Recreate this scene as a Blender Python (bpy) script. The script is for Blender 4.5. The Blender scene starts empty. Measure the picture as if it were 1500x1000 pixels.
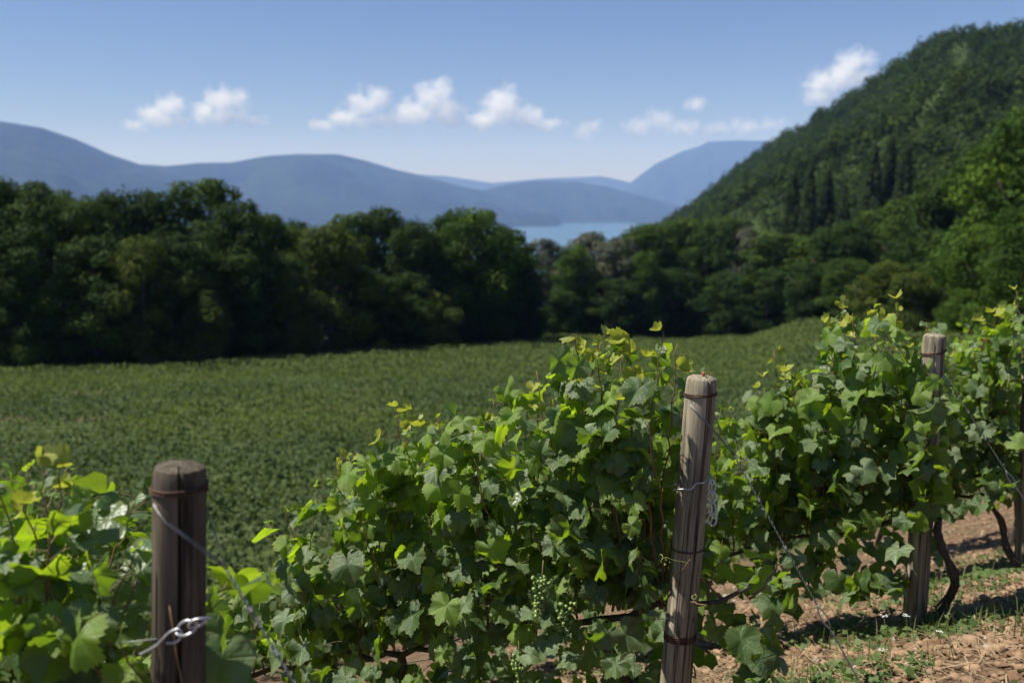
import bpy, math, random
import numpy as np
from mathutils import Vector, Matrix, noise as mnoise

R = math.radians
scene = bpy.context.scene
col = scene.collection

# ------------------------------------------------------------------ camera
F = 1458.0            # focal length in pixels of a 1500 px wide frame (35 mm lens)
PITCH = R(8.2)
cam_d = bpy.data.cameras.new('camera')
cam = bpy.data.objects.new('camera', cam_d)
col.objects.link(cam)
cam.location = (0, 0, 0)
cam.rotation_euler = (R(90) - PITCH, 0, 0)
cam_d.sensor_width = 36.0
cam_d.lens = 35.0
cam_d.clip_start = 0.05
cam_d.clip_end = 60000
cam_d.dof.use_dof = True
cam_d.dof.focus_distance = 3.45
cam_d.dof.aperture_fstop = 2.5
cam_d.dof.aperture_blades = 9
scene.camera = cam

# ------------------------------------------------------------------ sky and sun
SUN_EL, SUN_TO = R(57), Vector((-0.99, 0.06, 0)).normalized()
sun_dir = Vector((SUN_TO.x * math.cos(SUN_EL), SUN_TO.y * math.cos(SUN_EL), math.sin(SUN_EL)))
world = bpy.data.worlds.new('World')
scene.world = world
world.use_nodes = True
wn = world.node_tree.nodes
wl = world.node_tree.links
wn.clear()
sky = wn.new('ShaderNodeTexSky')
sky.sky_type = 'NISHITA'
sky.sun_disc = False
sky.sun_elevation = SUN_EL
sky.sun_rotation = math.atan2(sun_dir.x, sun_dir.y)
sky.altitude = 300
sky.air_density = 1.1
sky.dust_density = 0.0
sky.ozone_density = 10.0
bg = wn.new('ShaderNodeBackground')
bg.inputs[1].default_value = 0.051
wo = wn.new('ShaderNodeOutputWorld')
tint = wn.new('ShaderNodeMix')                 # white balance of the whole sky
tint.data_type = 'RGBA'
tint.blend_type = 'MULTIPLY'
tint.inputs[0].default_value = 1.0
tint.inputs[7].default_value = (1.17, 0.99, 1.04, 1)
wl.new(sky.outputs[0], tint.inputs[6])
wl.new(tint.outputs[2], bg.inputs[0])
wl.new(bg.outputs[0], wo.inputs[0])

sun_d = bpy.data.lights.new('sun', 'SUN')
sun_d.energy = 5.0
sun_d.angle = R(0.53)
sun_d.color = (1.0, 0.955, 0.88)
sun_o = bpy.data.objects.new('sun', sun_d)
col.objects.link(sun_o)
sun_o.rotation_euler = sun_dir.to_track_quat('Z', 'Y').to_euler()

scene.view_settings.view_transform = 'Standard'
scene.view_settings.look = 'None'
scene.view_settings.exposure = 0.70
scene.view_settings.gamma = 1.0
scene.view_settings.use_curve_mapping = False
cy = scene.cycles
cy.use_denoising = True
cy.max_bounces = 12
cy.diffuse_bounces = 3
cy.glossy_bounces = 3
cy.transmission_bounces = 4
cy.volume_bounces = 8
cy.transparent_max_bounces = 12
cy.sample_clamp_indirect = 4.0
cy.volume_step_rate = 1.0
cy.volume_max_steps = 256


# ------------------------------------------------------------------ helpers
def P(px, py, y):
    """point of the place seen at a pixel of the photograph, y metres ahead"""
    u, v = (px - 750) / F, (py - 500) / F
    d = Vector((u, math.cos(PITCH) - v * math.sin(PITCH), -math.sin(PITCH) - v * math.cos(PITCH)))
    return d * (y / d.y)


def PX(x, y, z):
    c, s = math.cos(PITCH), math.sin(PITCH)
    dep = y * c - z * s
    up = y * s + z * c
    return 750 + F * x / dep, 500 - F * up / dep


def interp(x, pts):
    return float(np.interp(x, [p[0] for p in pts], [p[1] for p in pts]))


def big_mesh(name, verts, faces, mat, smooth=False, attrs=None):
    """verts (N,3) float, faces (M,k) int arrays"""
    verts = np.asarray(verts, np.float32)
    faces = np.asarray(faces, np.int32)
    me = bpy.data.meshes.new(name)
    m, k = faces.shape
    me.vertices.add(len(verts))
    me.vertices.foreach_set('co', verts.ravel())
    me.loops.add(m * k)
    me.loops.foreach_set('vertex_index', faces.ravel())
    me.polygons.add(m)
    me.polygons.foreach_set('loop_start', np.arange(0, m * k, k, dtype=np.int32))
    if smooth:
        me.polygons.foreach_set('use_smooth', np.ones(m, bool))
    me.update(calc_edges=True)
    for an, av in (attrs or {}).items():
        a = me.attributes.new(an, 'FLOAT', 'POINT')
        a.data.foreach_set('value', np.asarray(av, np.float32))
    me.materials.append(mat)
    return me


class MB:
    """collects polygons of ONE part"""
    def __init__(self):
        self.v, self.f = [], []

    def add(self, vs, fs):
        o = len(self.v)
        self.v += [tuple(q) for q in vs]
        self.f += [tuple(i + o for i in f) for f in fs]

    def tube(self, pts, rad, n=6, cap=True):
        pts = [Vector(p) for p in pts]
        if not hasattr(rad, '__len__'):
            rad = [rad] * len(pts)
        t = (pts[1] - pts[0]).normalized()
        a = t.orthogonal().normalized()
        vs, fs = [], []
        for i, p in enumerate(pts):
            t = (pts[min(i + 1, len(pts) - 1)] - pts[max(i - 1, 0)])
            t = t.normalized() if t.length > 1e-9 else Vector((0, 0, 1))
            a = (a - t * a.dot(t))
            a = a.normalized() if a.length > 1e-6 else t.orthogonal().normalized()
            b = t.cross(a)
            for k in range(n):
                q = 2 * math.pi * k / n
                vs.append(p + (a * math.cos(q) + b * math.sin(q)) * rad[i])
        for i in range(len(pts) - 1):
            for k in range(n):
                k2 = (k + 1) % n
                fs.append((i * n + k, i * n + k2, (i + 1) * n + k2, (i + 1) * n + k))
        if cap:
            fs.append(tuple(range(n))[::-1])
            fs.append(tuple((len(pts) - 1) * n + k for k in range(n)))
        self.add(vs, fs)

    def ring(self, c, rad, r, axis=Vector((0, 0, 1)), n=28, m=5, tilt=0.0, turns=1.0, rise=0.0):
        pts = []
        N = int(n * turns)
        for i in range(N + 1):
            q = 2 * math.pi * i / n
            pts.append(Vector(c) + Vector((math.cos(q) * rad, math.sin(q) * rad, tilt * math.cos(q) + rise * i / N)))
        self.tube(pts, r, m)

    def mesh(self, name, mat, smooth=True):
        me = bpy.data.meshes.new(name)
        me.from_pydata(self.v, [], self.f)
        if smooth:
            me.polygons.foreach_set('use_smooth', [True] * len(me.polygons))
        me.materials.append(mat)
        me.update()
        return me


def obj(name, me, parent=None, loc=None):
    o = bpy.data.objects.new(name, me)
    col.objects.link(o)
    if parent is not None:
        o.parent = parent
    if loc is not None:
        o.location = loc
    return o


def tag(o, label=None, cat=None, group=None, kind=None):
    if label: o['label'] = label
    if cat: o['category'] = cat
    if group: o['group'] = group
    if kind: o['kind'] = kind
    return o


def thing(name, label, cat, loc=(0, 0, 0), group=None):
    return tag(obj(name, None, None, loc), label, cat, group)


# ------------------------------------------------------------------ materials
def new_mat(name):
    m = bpy.data.materials.new(name)
    m.use_nodes = True
    nt = m.node_tree
    nt.nodes.clear()
    out = nt.nodes.new('ShaderNodeOutputMaterial')
    return m, nt, nt.nodes, nt.links, out


def N(nodes, t, **kw):
    n = nodes.new(t)
    for k, v in kw.items():
        setattr(n, k, v)
    return n


def mathn(nt, op, a, b=None, clamp=False):
    n = nt.nodes.new('ShaderNodeMath')
    n.operation = op
    n.use_clamp = clamp
    for i, q in enumerate((a, b)):
        if q is None:
            continue
        if isinstance(q, (int, float)):
            n.inputs[i].default_value = q
        else:
            nt.links.new(q, n.inputs[i])
    return n.outputs[0]


def mixc(nt, fac, a, b, mode='MIX'):
    n = nt.nodes.new('ShaderNodeMix')
    n.data_type = 'RGBA'
    n.blend_type = mode
    for s, q in ((0, fac), (6, a), (7, b)):
        if isinstance(q, (int, float)):
            n.inputs[s].default_value = q
        elif isinstance(q, (tuple, list)):
            n.inputs[s].default_value = (*q, 1) if len(q) == 3 else q
        else:
            nt.links.new(q, n.inputs[s])
    return n.outputs[2]


def noise(nt, scale, vec=None, detail=4, rough=0.55, dist=0.0):
    n = nt.nodes.new('ShaderNodeTexNoise')
    n.inputs['Scale'].default_value = scale
    n.inputs['Detail'].default_value = detail
    n.inputs['Roughness'].default_value = rough
    n.inputs['Distortion'].default_value = dist
    if vec is not None:
        nt.links.new(vec, n.inputs['Vector'])
    return n.outputs[0]


def ramp(nt, fac, stops):
    n = nt.nodes.new('ShaderNodeValToRGB')
    e = n.color_ramp.elements
    while len(e) < len(stops):
        e.new(0.5)
    for i, (p, c) in enumerate(stops):
        e[i].position = p
        e[i].color = (*c, 1) if len(c) == 3 else c
    nt.links.new(fac, n.inputs[0])
    return n.outputs[0]


def bump(nt, h, strength=0.4, dist=0.01):
    n = nt.nodes.new('ShaderNodeBump')
    n.inputs['Strength'].default_value = strength
    n.inputs['Distance'].default_value = dist
    nt.links.new(h, n.inputs['Height'])
    return n.outputs[0]


def leaf_mat(name, c0, c1, tr, trans=0.42, rough=0.5, spec=0.45, veins=True, patches=0.0, under=None, dust=0.0, tone=False):
    """leaf: bluish waxy upper side, paler underside, light shining through"""
    m, nt, nd, lk, out = new_mat(name)
    oi = N(nd, 'ShaderNodeObjectInfo')
    ge = N(nd, 'ShaderNodeNewGeometry')
    rnd = mathn(nt, 'FRACT', mathn(nt, 'ADD', oi.outputs['Random'], ge.outputs['Random Per Island']))
    tc = N(nd, 'ShaderNodeTexCoord')
    base = mixc(nt, rnd, c0, c1)
    n1 = noise(nt, 9.0, tc.outputs['Object'], 3)
    base = mixc(nt, mathn(nt, 'MULTIPLY', n1, 0.5), base, tuple(min(1, q * 1.7) for q in c1))
    trc = mixc(nt, rnd, tr, tuple(q * 0.75 for q in tr))
    if patches > 0:
        pm = ramp(nt, noise(nt, 3.2, tc.outputs['Object'], 4), [(0.62, (0, 0, 0)), (0.72, (1, 1, 1))])
        sel = mathn(nt, 'GREATER_THAN', mathn(nt, 'FRACT', mathn(nt, 'MULTIPLY', rnd, 7.3)), 1.0 - patches)
        pm = mathn(nt, 'MULTIPLY', pm, sel)
        base = mixc(nt, pm, base, (0.30, 0.17, 0.05))
        trc = mixc(nt, pm, trc, (0.34, 0.18, 0.04))
    if veins:
        at = N(nd, 'ShaderNodeAttribute', attribute_name='vein')
        vv = mathn(nt, 'POWER', at.outputs['Fac'], 7.0)
        base = mixc(nt, mathn(nt, 'MULTIPLY', vv, 0.55), base, (0.20, 0.26, 0.09))
        trc = mixc(nt, mathn(nt, 'MULTIPLY', vv, 0.5), trc, (0.12, 0.20, 0.02))
    if dust > 0:
        dm = mathn(nt, 'MULTIPLY', ramp(nt, noise(nt, 5.0, tc.outputs['Object'], 6, 0.7), [(0.30, (0, 0, 0)), (0.62, (1, 1, 1))]), dust)
        dm = mathn(nt, 'MULTIPLY', dm, ramp(nt, mathn(nt, 'FRACT', mathn(nt, 'MULTIPLY', rnd, 3.7)), [(0.25, (0.15, 0.15, 0.15)), (0.7, (1, 1, 1))]))
        base = mixc(nt, dm, base, (0.25, 0.315, 0.185))
        ed = N(nd, 'ShaderNodeAttribute', attribute_name='edge')
        base = mixc(nt, mathn(nt, 'MULTIPLY', mathn(nt, 'POWER', ed.outputs['Fac'], 9.0), mathn(nt, 'MULTIPLY', n1, 0.9)), base, (0.17, 0.17, 0.04))
    if tone:
        ta = N(nd, 'ShaderNodeAttribute', attribute_name='tone')
        base = mixc(nt, 1.0, base, mixc(nt, ta.outputs['Fac'], (0.50, 0.58, 0.65), (1.65, 1.45, 1.0)), 'MULTIPLY')
    if under is not None:
        base = mixc(nt, ge.outputs['Backfacing'], base, under)
    pr = N(nd, 'ShaderNodeBsdfPrincipled')
    lk.new(base, pr.inputs['Base Color'])
    pr.inputs['Roughness'].default_value = rough
    pr.inputs['Specular IOR Level'].default_value = spec
    if veins:
        hb = mathn(nt, 'ADD', noise(nt, 28.0, tc.outputs['Object'], 2), mathn(nt, 'MULTIPLY', vv, -0.6))
        lk.new(bump(nt, hb, 0.28, 0.05), pr.inputs['Normal'])
    tl = N(nd, 'ShaderNodeBsdfTranslucent')
    lk.new(trc, tl.inputs[0])
    mx = N(nd, 'ShaderNodeMixShader')
    mx.inputs[0].default_value = trans
    lk.new(pr.outputs[0], mx.inputs[1])
    lk.new(tl.outputs[0], mx.inputs[2])
    lk.new(mx.outputs[0], out.inputs[0])
    return m


def plain_mat(name, c0, c1, scale=20.0, rough=0.8, metal=0.0, bs=0.3, bd=0.01, vec='Object', stretch=None, spec=0.4):
    m, nt, nd, lk, out = new_mat(name)
    tc = N(nd, 'ShaderNodeTexCoord')
    v = tc.outputs[vec]
    if stretch:
        mp = N(nd, 'ShaderNodeMapping')
        mp.inputs['Scale'].default_value = stretch
        lk.new(v, mp.inputs[0])
        v = mp.outputs[0]
    n1 = noise(nt, scale, v, 6, 0.6)
    fac = ramp(nt, n1, [(0.3, (0, 0, 0)), (0.7, (1, 1, 1))])
    c = mixc(nt, fac, c0, c1)
    pr = N(nd, 'ShaderNodeBsdfPrincipled')
    lk.new(c, pr.inputs['Base Color'])
    pr.inputs['Roughness'].default_value = rough
    pr.inputs['Metallic'].default_value = metal
    pr.inputs['Specular IOR Level'].default_value = spec
    if bs > 0:
        lk.new(bump(nt, n1, bs, bd), pr.inputs['Normal'])
    lk.new(pr.outputs[0], out.inputs[0])
    return m


M = {}
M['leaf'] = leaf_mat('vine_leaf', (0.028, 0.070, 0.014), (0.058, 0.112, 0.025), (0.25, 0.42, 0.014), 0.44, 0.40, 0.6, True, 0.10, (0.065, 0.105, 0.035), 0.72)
M['leaf_bright'] = leaf_mat('vine_leaf_fresh_lit', (0.100, 0.185, 0.020), (0.150, 0.240, 0.030), (0.42, 0.62, 0.018), 0.50, 0.42, 0.5, True, 0.10, (0.10, 0.16, 0.04), 0.25)  # fresh leaf green, brightened so the colour also carries sunlight on the leaves
M['leaf_young'] = leaf_mat('vine_leaf_young', (0.18, 0.25, 0.028), (0.30, 0.31, 0.040), (0.52, 0.58, 0.045), 0.45, 0.45, 0.45, True, 0.25, (0.22, 0.26, 0.06))
M['field'] = leaf_mat('field_vine_leaf', (0.044, 0.070, 0.025), (0.066, 0.094, 0.036), (0.11, 0.17, 0.020), 0.30, 0.7, 0.12, False)
M['field_pale'] = leaf_mat('field_vine_leaf_pale', (0.064, 0.096, 0.024), (0.092, 0.122, 0.034), (0.16, 0.23, 0.022), 0.32, 0.7, 0.12, False)
M['weed'] = leaf_mat('weed_leaf', (0.04, 0.08, 0.018), (0.085, 0.125, 0.035), (0.15, 0.28, 0.03), 0.3, 0.6, 0.35, False)
M['grass'] = leaf_mat('grass_blade', (0.07, 0.10, 0.025), (0.17, 0.16, 0.06), (0.22, 0.3, 0.05), 0.3, 0.6, 0.3, False)
M['cane'] = plain_mat('vine_cane', (0.12, 0.065, 0.035), (0.21, 0.13, 0.065), 30, 0.65, bs=0.25, bd=0.003)
M['petiole'] = plain_mat('petiole', (0.14, 0.16, 0.045), (0.22, 0.12, 0.06), 6, 0.6, bs=0)
M['tendril'] = plain_mat('tendril', (0.26, 0.30, 0.07), (0.34, 0.34, 0.10), 9, 0.5, bs=0)
M['trunk'] = plain_mat('vine_bark', (0.035, 0.026, 0.02), (0.10, 0.078, 0.06), 26, 0.95, bs=1.0, bd=0.012, stretch=(2.2, 2.2, 0.5))
M['bark'] = plain_mat('tree_bark', (0.05, 0.042, 0.034), (0.12, 0.10, 0.08), 3, 0.95, bs=0.6, bd=0.05, stretch=(2, 2, 0.4))
M['wire'] = plain_mat('galvanised_wire', (0.13, 0.132, 0.135), (0.25, 0.255, 0.26), 60, 0.5, 0.7, 0.15, 0.001)
M['chain'] = plain_mat('galvanised_chain', (0.36, 0.37, 0.38), (0.58, 0.59, 0.60), 80, 0.38, 0.85, 0.2, 0.001)
M['rust'] = plain_mat('rusty_wire', (0.035, 0.022, 0.018), (0.13, 0.06, 0.035), 70, 0.8, 0.35, 0.3, 0.001)
M['stone'] = plain_mat('stone', (0.24, 0.19, 0.14), (0.40, 0.33, 0.26), 12, 0.9, bs=0.5, bd=0.004)
M['clod'] = plain_mat('clod', (0.10, 0.058, 0.032), (0.35, 0.23, 0.135), 9, 0.95, bs=0.6, bd=0.006)
M['straw'] = plain_mat('straw', (0.13, 0.088, 0.05), (0.38, 0.28, 0.16), 7, 0.85, bs=0)
M['dead_leaf'] = plain_mat('dry_leaf', (0.09, 0.045, 0.022), (0.28, 0.165, 0.09), 7, 0.85, bs=0)
M['flower'] = plain_mat('white_petal', (0.75, 0.76, 0.72), (0.8, 0.8, 0.78), 9, 0.7, bs=0)


def grape_material():
    m, nt, nd, lk, out = new_mat('green_grape')
    ge = N(nd, 'ShaderNodeNewGeometry')
    c = mixc(nt, ge.outputs['Random Per Island'], (0.10, 0.18, 0.04), (0.22, 0.30, 0.08))
    pr = N(nd, 'ShaderNodeBsdfPrincipled')
    lk.new(c, pr.inputs['Base Color'])
    pr.inputs['Roughness'].default_value = 0.38
    pr.inputs['Subsurface Weight'].default_value = 0.35
    pr.inputs['Subsurface Radius'].default_value = (0.006, 0.008, 0.002)
    pr.inputs['Subsurface Scale'].default_value = 0.6
    lk.new(pr.outputs[0], out.inputs[0])
    return m


M['grape'] = grape_material()


def wood_material(name, dark, light, tint):
    m, nt, nd, lk, out = new_mat(name)
    tc = N(nd, 'ShaderNodeTexCoord')
    mp = N(nd, 'ShaderNodeMapping')
    mp.inputs['Scale'].default_value = (1, 1, 0.035)
    lk.new(tc.outputs['Object'], mp.inputs[0])
    g1 = noise(nt, 75, mp.outputs[0], 6, 0.65)
    mp2 = N(nd, 'ShaderNodeMapping')
    mp2.inputs['Scale'].default_value = (1, 1, 0.14)
    lk.new(tc.outputs['Object'], mp2.inputs[0])
    g2 = noise(nt, 16, mp2.outputs[0], 5, 0.6, 0.6)
    c = ramp(nt, g1, [(0.36, dark), (0.50, light), (0.66, tuple(q * 1.5 for q in light))])
    c = mixc(nt, ramp(nt, g2, [(0.42, (0, 0, 0)), (0.66, (0.85, 0.85, 0.85))]), c, tint)
    kn = N(nd, 'ShaderNodeTexVoronoi')
    kn.inputs['Scale'].default_value = 5.5
    mp3 = N(nd, 'ShaderNodeMapping')
    mp3.inputs['Scale'].default_value = (1.6, 1.6, 0.8)
    lk.new(tc.outputs['Object'], mp3.inputs[0])
    lk.new(mp3.outputs[0], kn.inputs['Vector'])
    c = mixc(nt, ramp(nt, kn.outputs['Distance'], [(0.05, (1, 1, 1)), (0.10, (0, 0, 0))]), c, (0.05, 0.028, 0.018))
    pr = N(nd, 'ShaderNodeBsdfPrincipled')
    lk.new(c, pr.inputs['Base Color'])
    pr.inputs['Roughness'].default_value = 0.88
    pr.inputs['Specular IOR Level'].default_value = 0.25
    lk.new(bump(nt, mathn(nt, 'ADD', g1, mathn(nt, 'MULTIPLY', g2, 0.7)), 0.9, 0.004), pr.inputs['Normal'])
    lk.new(pr.outputs[0], out.inputs[0])
    return m


M['wood_grey'] = wood_material('weathered_grey_wood', (0.030, 0.025, 0.017), (0.27, 0.235, 0.170), (0.105, 0.088, 0.060))
M['wood_brown'] = wood_material('dark_brown_wood', (0.014, 0.0105, 0.007), (0.100, 0.082, 0.058), (0.030, 0.0235, 0.016))


def ground_material():
    m, nt, nd, lk, out = new_mat('earth')
    tc = N(nd, 'ShaderNodeTexCoord')
    v = tc.outputs['Object']
    n1 = noise(nt, 1.3, v, 6, 0.6)
    n2 = noise(nt, 17.0, v, 8, 0.7)
    n3 = noise(nt, 60.0, v, 5, 0.7)
    soil = ramp(nt, n2, [(0.30, (0.045, 0.026, 0.015)), (0.5, (0.150, 0.090, 0.051)), (0.74, (0.36, 0.238, 0.140))])
    soil = mixc(nt, mathn(nt, 'MULTIPLY', n3, 0.45), soil, (0.19, 0.132, 0.085))
    green = ramp(nt, n2, [(0.3, (0.030, 0.052, 0.015)), (0.7, (0.085, 0.115, 0.035))])
    pm = ramp(nt, n1, [(0.52, (0, 0, 0)), (0.66, (0.8, 0.8, 0.8))])
    near = mixc(nt, pm, soil, green)
    sp = N(nd, 'ShaderNodeSeparateXYZ')
    lk.new(v, sp.inputs[0])
    far = mathn(nt, 'MULTIPLY', mathn(nt, 'SUBTRACT', sp.outputs[1], 60.0), 0.03, True)
    midg = mixc(nt, ramp(nt, noise(nt, 0.22, v, 4), [(0.34, (0, 0, 0)), (0.42, (1, 1, 1))]), (0.15, 0.105, 0.06), green)
    mid = mathn(nt, 'MULTIPLY', mathn(nt, 'SUBTRACT', sp.outputs[1], 9.0), 0.2, True)
    c = mixc(nt, mid, near, midg)
    c = mixc(nt, far, c, (0.045, 0.075, 0.022))
    pr = N(nd, 'ShaderNodeBsdfPrincipled')
    lk.new(c, pr.inputs['Base Color'])
    pr.inputs['Roughness'].default_value = 0.96
    pr.inputs['Specular IOR Level'].default_value = 0.2
    lk.new(bump(nt, mathn(nt, 'ADD', n2, mathn(nt, 'MULTIPLY', n3, 0.4)), 1.0, 0.03), pr.inputs['Normal'])
    lk.new(pr.outputs[0], out.inputs[0])
    return m


M['ground'] = ground_material()


def wood_hill_mat(name, c0, c1, scale, bs, bd):
    m, nt, nd, lk, out = new_mat(name)
    tc = N(nd, 'ShaderNodeTexCoord')
    n1 = noise(nt, scale, tc.outputs['Object'], 8, 0.65)
    n2 = noise(nt, scale * 0.12, tc.outputs['Object'], 5, 0.6)
    c = mixc(nt, ramp(nt, n1, [(0.35, (0, 0, 0)), (0.65, (1, 1, 1))]), c0, c1)
    c = mixc(nt, mathn(nt, 'MULTIPLY', ramp(nt, n2, [(0.52, (0, 0, 0)), (0.62, (1, 1, 1))]), 0.35), c, tuple(q * 1.9 for q in c1))
    pr = N(nd, 'ShaderNodeBsdfPrincipled')
    lk.new(c, pr.inputs['Base Color'])
    pr.inputs['Roughness'].default_value = 1.0
    pr.inputs['Specular IOR Level'].default_value = 0.1
    lk.new(bump(nt, n1, bs, bd), pr.inputs['Normal'])
    lk.new(pr.outputs[0], out.inputs[0])
    return m


M['hill'] = wood_hill_mat('hill_grass', (0.022, 0.04, 0.010), (0.045, 0.066, 0.019), 0.08, 0.3, 1.0)
M['mountain'] = wood_hill_mat('mountain_forest', (0.010, 0.018, 0.011), (0.024, 0.036, 0.020), 0.006, 1.0, 60.0)
M['crown_dark'] = leaf_mat('tree_leaf_dark', (0.010, 0.028, 0.006), (0.026, 0.050, 0.010), (0.04, 0.08, 0.007), 0.24, 0.75, 0.10, False, tone=True)
M['crown_mid'] = leaf_mat('tree_leaf_mid', (0.017, 0.042, 0.007), (0.040, 0.070, 0.012), (0.06, 0.11, 0.009), 0.24, 0.75, 0.10, False, tone=True)
M['crown_olive'] = leaf_mat('tree_leaf_olive', (0.030, 0.052, 0.009), (0.060, 0.082, 0.016), (0.08, 0.12, 0.012), 0.24, 0.75, 0.10, False, tone=True)
M['crown_silver'] = leaf_mat('tree_leaf_silver', (0.045, 0.058, 0.038), (0.100, 0.114, 0.088), (0.06, 0.08, 0.03), 0.24, 0.75, 0.10, False, tone=True)
M['crown_bright'] = leaf_mat('tree_leaf_bright', (0.020, 0.052, 0.006), (0.042, 0.078, 0.011), (0.06, 0.125, 0.008), 0.24, 0.75, 0.10, False, tone=True)
M['crown_poplar'] = leaf_mat('tree_leaf_poplar', (0.016, 0.032, 0.012), (0.032, 0.050, 0.020), (0.035, 0.06, 0.012), 0.24, 0.75, 0.10, False, tone=True)
M['forest'] = leaf_mat('forest_leaf', (0.010, 0.026, 0.005), (0.028, 0.048, 0.011), (0.035, 0.065, 0.006), 0.22, 0.8, 0.08, False, tone=True)


def water_material():
    m, nt, nd, lk, out = new_mat('lake_water')
    tc = N(nd, 'ShaderNodeTexCoord')
    pr = N(nd, 'ShaderNodeBsdfPrincipled')
    pr.inputs['Base Color'].default_value = (0.045, 0.105, 0.145, 1)
    pr.inputs['Roughness'].default_value = 0.22
    pr.inputs['IOR'].default_value = 1.33
    lk.new(bump(nt, noise(nt, 0.06, tc.outputs['Object'], 5), 0.12, 3.0), pr.inputs['Normal'])
    lk.new(pr.outputs[0], out.inputs[0])
    return m


M['water'] = water_material()

# ------------------------------------------------------------------ terrain
P0 = (0.60, 3.17)
ROW = Vector((-0.85, 0.53, 0)).normalized()       # the vine rows run downhill this way
ACR = Vector((ROW.y, -ROW.x, 0))                  # across the row, away from the viewer
BND = [(-0.9, 76, -14.4), (-0.51, 80, -14.6), (-0.22, 95, -15.6), (-0.075, 110, -16.9), (0.05, 125, -18.2), (0.17, 140, -20.7),
       (0.24, 130, -19.0), (0.30, 100, -13.0), (0.36, 62, -9.2), (0.46, 42, -7.0), (0.52, 38, -6.4), (0.9, 34, -5.5)]
Z20 = [(-0.9, -7.2), (0.1, -7.2), (0.3, -6.4), (0.46, -4.6), (0.6, -3.6), (0.9, -3.0)]


def field_edge(th):
    return interp(th, [(b[0], b[1]) for b in BND])


def sstep(a, b, x):
    t = min(1, max(0, (x - a) / (b - a)))
    return t * t * (3 - 2 * t)


def near_z(x, y):
    dx, dy = x - P0[0], y - P0[1]
    s = (-dx + dy) * 0.7071
    w = min(5, max(-4, (dx + dy) * 0.7071))
    z = -1.88 - 0.045 * w - 0.010 * w * w
    if s < 0:
        z -= 0.42 * max(s, -3)
    else:
        z -= 0.40 * s + 0.02 * (1 - math.exp(-s / 0.8)) * 0.8
    return z


def far_z(x, y):
    th = min(0.9, max(-0.9, x / max(y, 1)))
    B = interp(th, [(b[0], b[1]) for b in BND])
    zb = interp(th, [(b[0], b[2]) for b in BND])
    z2 = interp(th, Z20)
    if y < B:
        t = max(0, (y - 20) / (B - 20))
        z = z2 + (zb - z2) * (t ** 0.85)
    else:
        z = zb - interp(th, [(0.15, 0.10), (0.35, 0.14)]) * (y - B)
    z = z + (-208 - z) * sstep(500, 2400, y)
    return max(-208, z)


def G(x, y):
    w = sstep(9, 20, y)
    z = 0
    if w < 1: z += near_z(x, y) * (1 - w)
    if w > 0: z += far_z(x, y) * w
    if -3 < y < 14:
        z += 0.035 * mnoise.noise((x * 1.6, y * 1.6, 0)) + 0.014 * mnoise.noise((x * 6, y * 6, 3))
    return z


def graded(a, b, step, far, grow):
    c = list(np.arange(a, b, step))
    lo, s = [], step
    q = a
    while q > -far:
        s *= grow
        q -= s
        lo.append(q)
    hi, s, q = [], step, b
    while q < far:
        s *= grow
        hi.append(q)
        q += s
    return sorted(lo) + c + hi[0:] + [far]


xs = graded(-3.5, 6.5, 0.09, 5200, 1.09)
ys = [q for q in graded(0.5, 9.5, 0.09, 5200, 1.075) if q > -60]
gv = [(x, y, G(x, y)) for y in ys for x in xs]
nx = len(xs)
gf = [(j * nx + i, j * nx + i + 1, (j + 1) * nx + i + 1, (j + 1) * nx + i) for j in range(len(ys) - 1) for i in range(nx - 1)]
tag(obj('ground', big_mesh('ground', gv, gf, M['ground'], True)), kind='structure')

lv = [(-19000, -5000, -200), (19000, -5000, -200), (19000, 19400, -200), (-19000, 19400, -200)]
tag(obj('lake', big_mesh('lake', lv, [(0, 1, 2, 3)], M['water'])), kind='structure')


# mountains across the lake
def ridge(name, pts, foot, seed, amp, mat, label=None):
    """pts: (pixel x, pixel y, metres ahead) along the crest"""
    pts = [(a, b, c * 2.0) for a, b, c in pts]
    foot, amp = foot * 2.0, amp * 2.0
    px = np.linspace(pts[0][0], pts[-1][0], 260)
    rows = [-1.0, -0.8, -0.6, -0.42, -0.28, -0.21, -0.16, -0.11, -0.07, -0.03, 0.0, 0.08, 0.25, 0.6, 1.0]
    vs = []
    for q in rows:
        for p in px:
            py, d = interp(p, [(a, b) for a, b, c in pts]), interp(p, [(a, c) for a, b, c in pts])
            crest = P(p, py, d)
            dd = d + q * foot
            x = crest.x * dd / d
            k = 1 - abs(q)
            k = k ** (1.15 if q < 0 else 1.0)
            n = mnoise.fractal((x * 0.0011 + seed, dd * 0.0011, seed), 1.0, 2.1, 6)
            z = -204 + (crest.z + 204) * k + n * amp * (1 - k) * k * 6.0 + amp * 0.10 * n
            vs.append((x, dd, max(-204.5, z)))
    m = len(px)
    fs = [(j * m + i, j * m + i + 1, (j + 1) * m + i + 1, (j + 1) * m + i) for j in range(len(rows) - 1) for i in range(m - 1)]
    return tag(obj(name, big_mesh(name, vs, fs, mat, True)), kind='structure')


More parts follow.
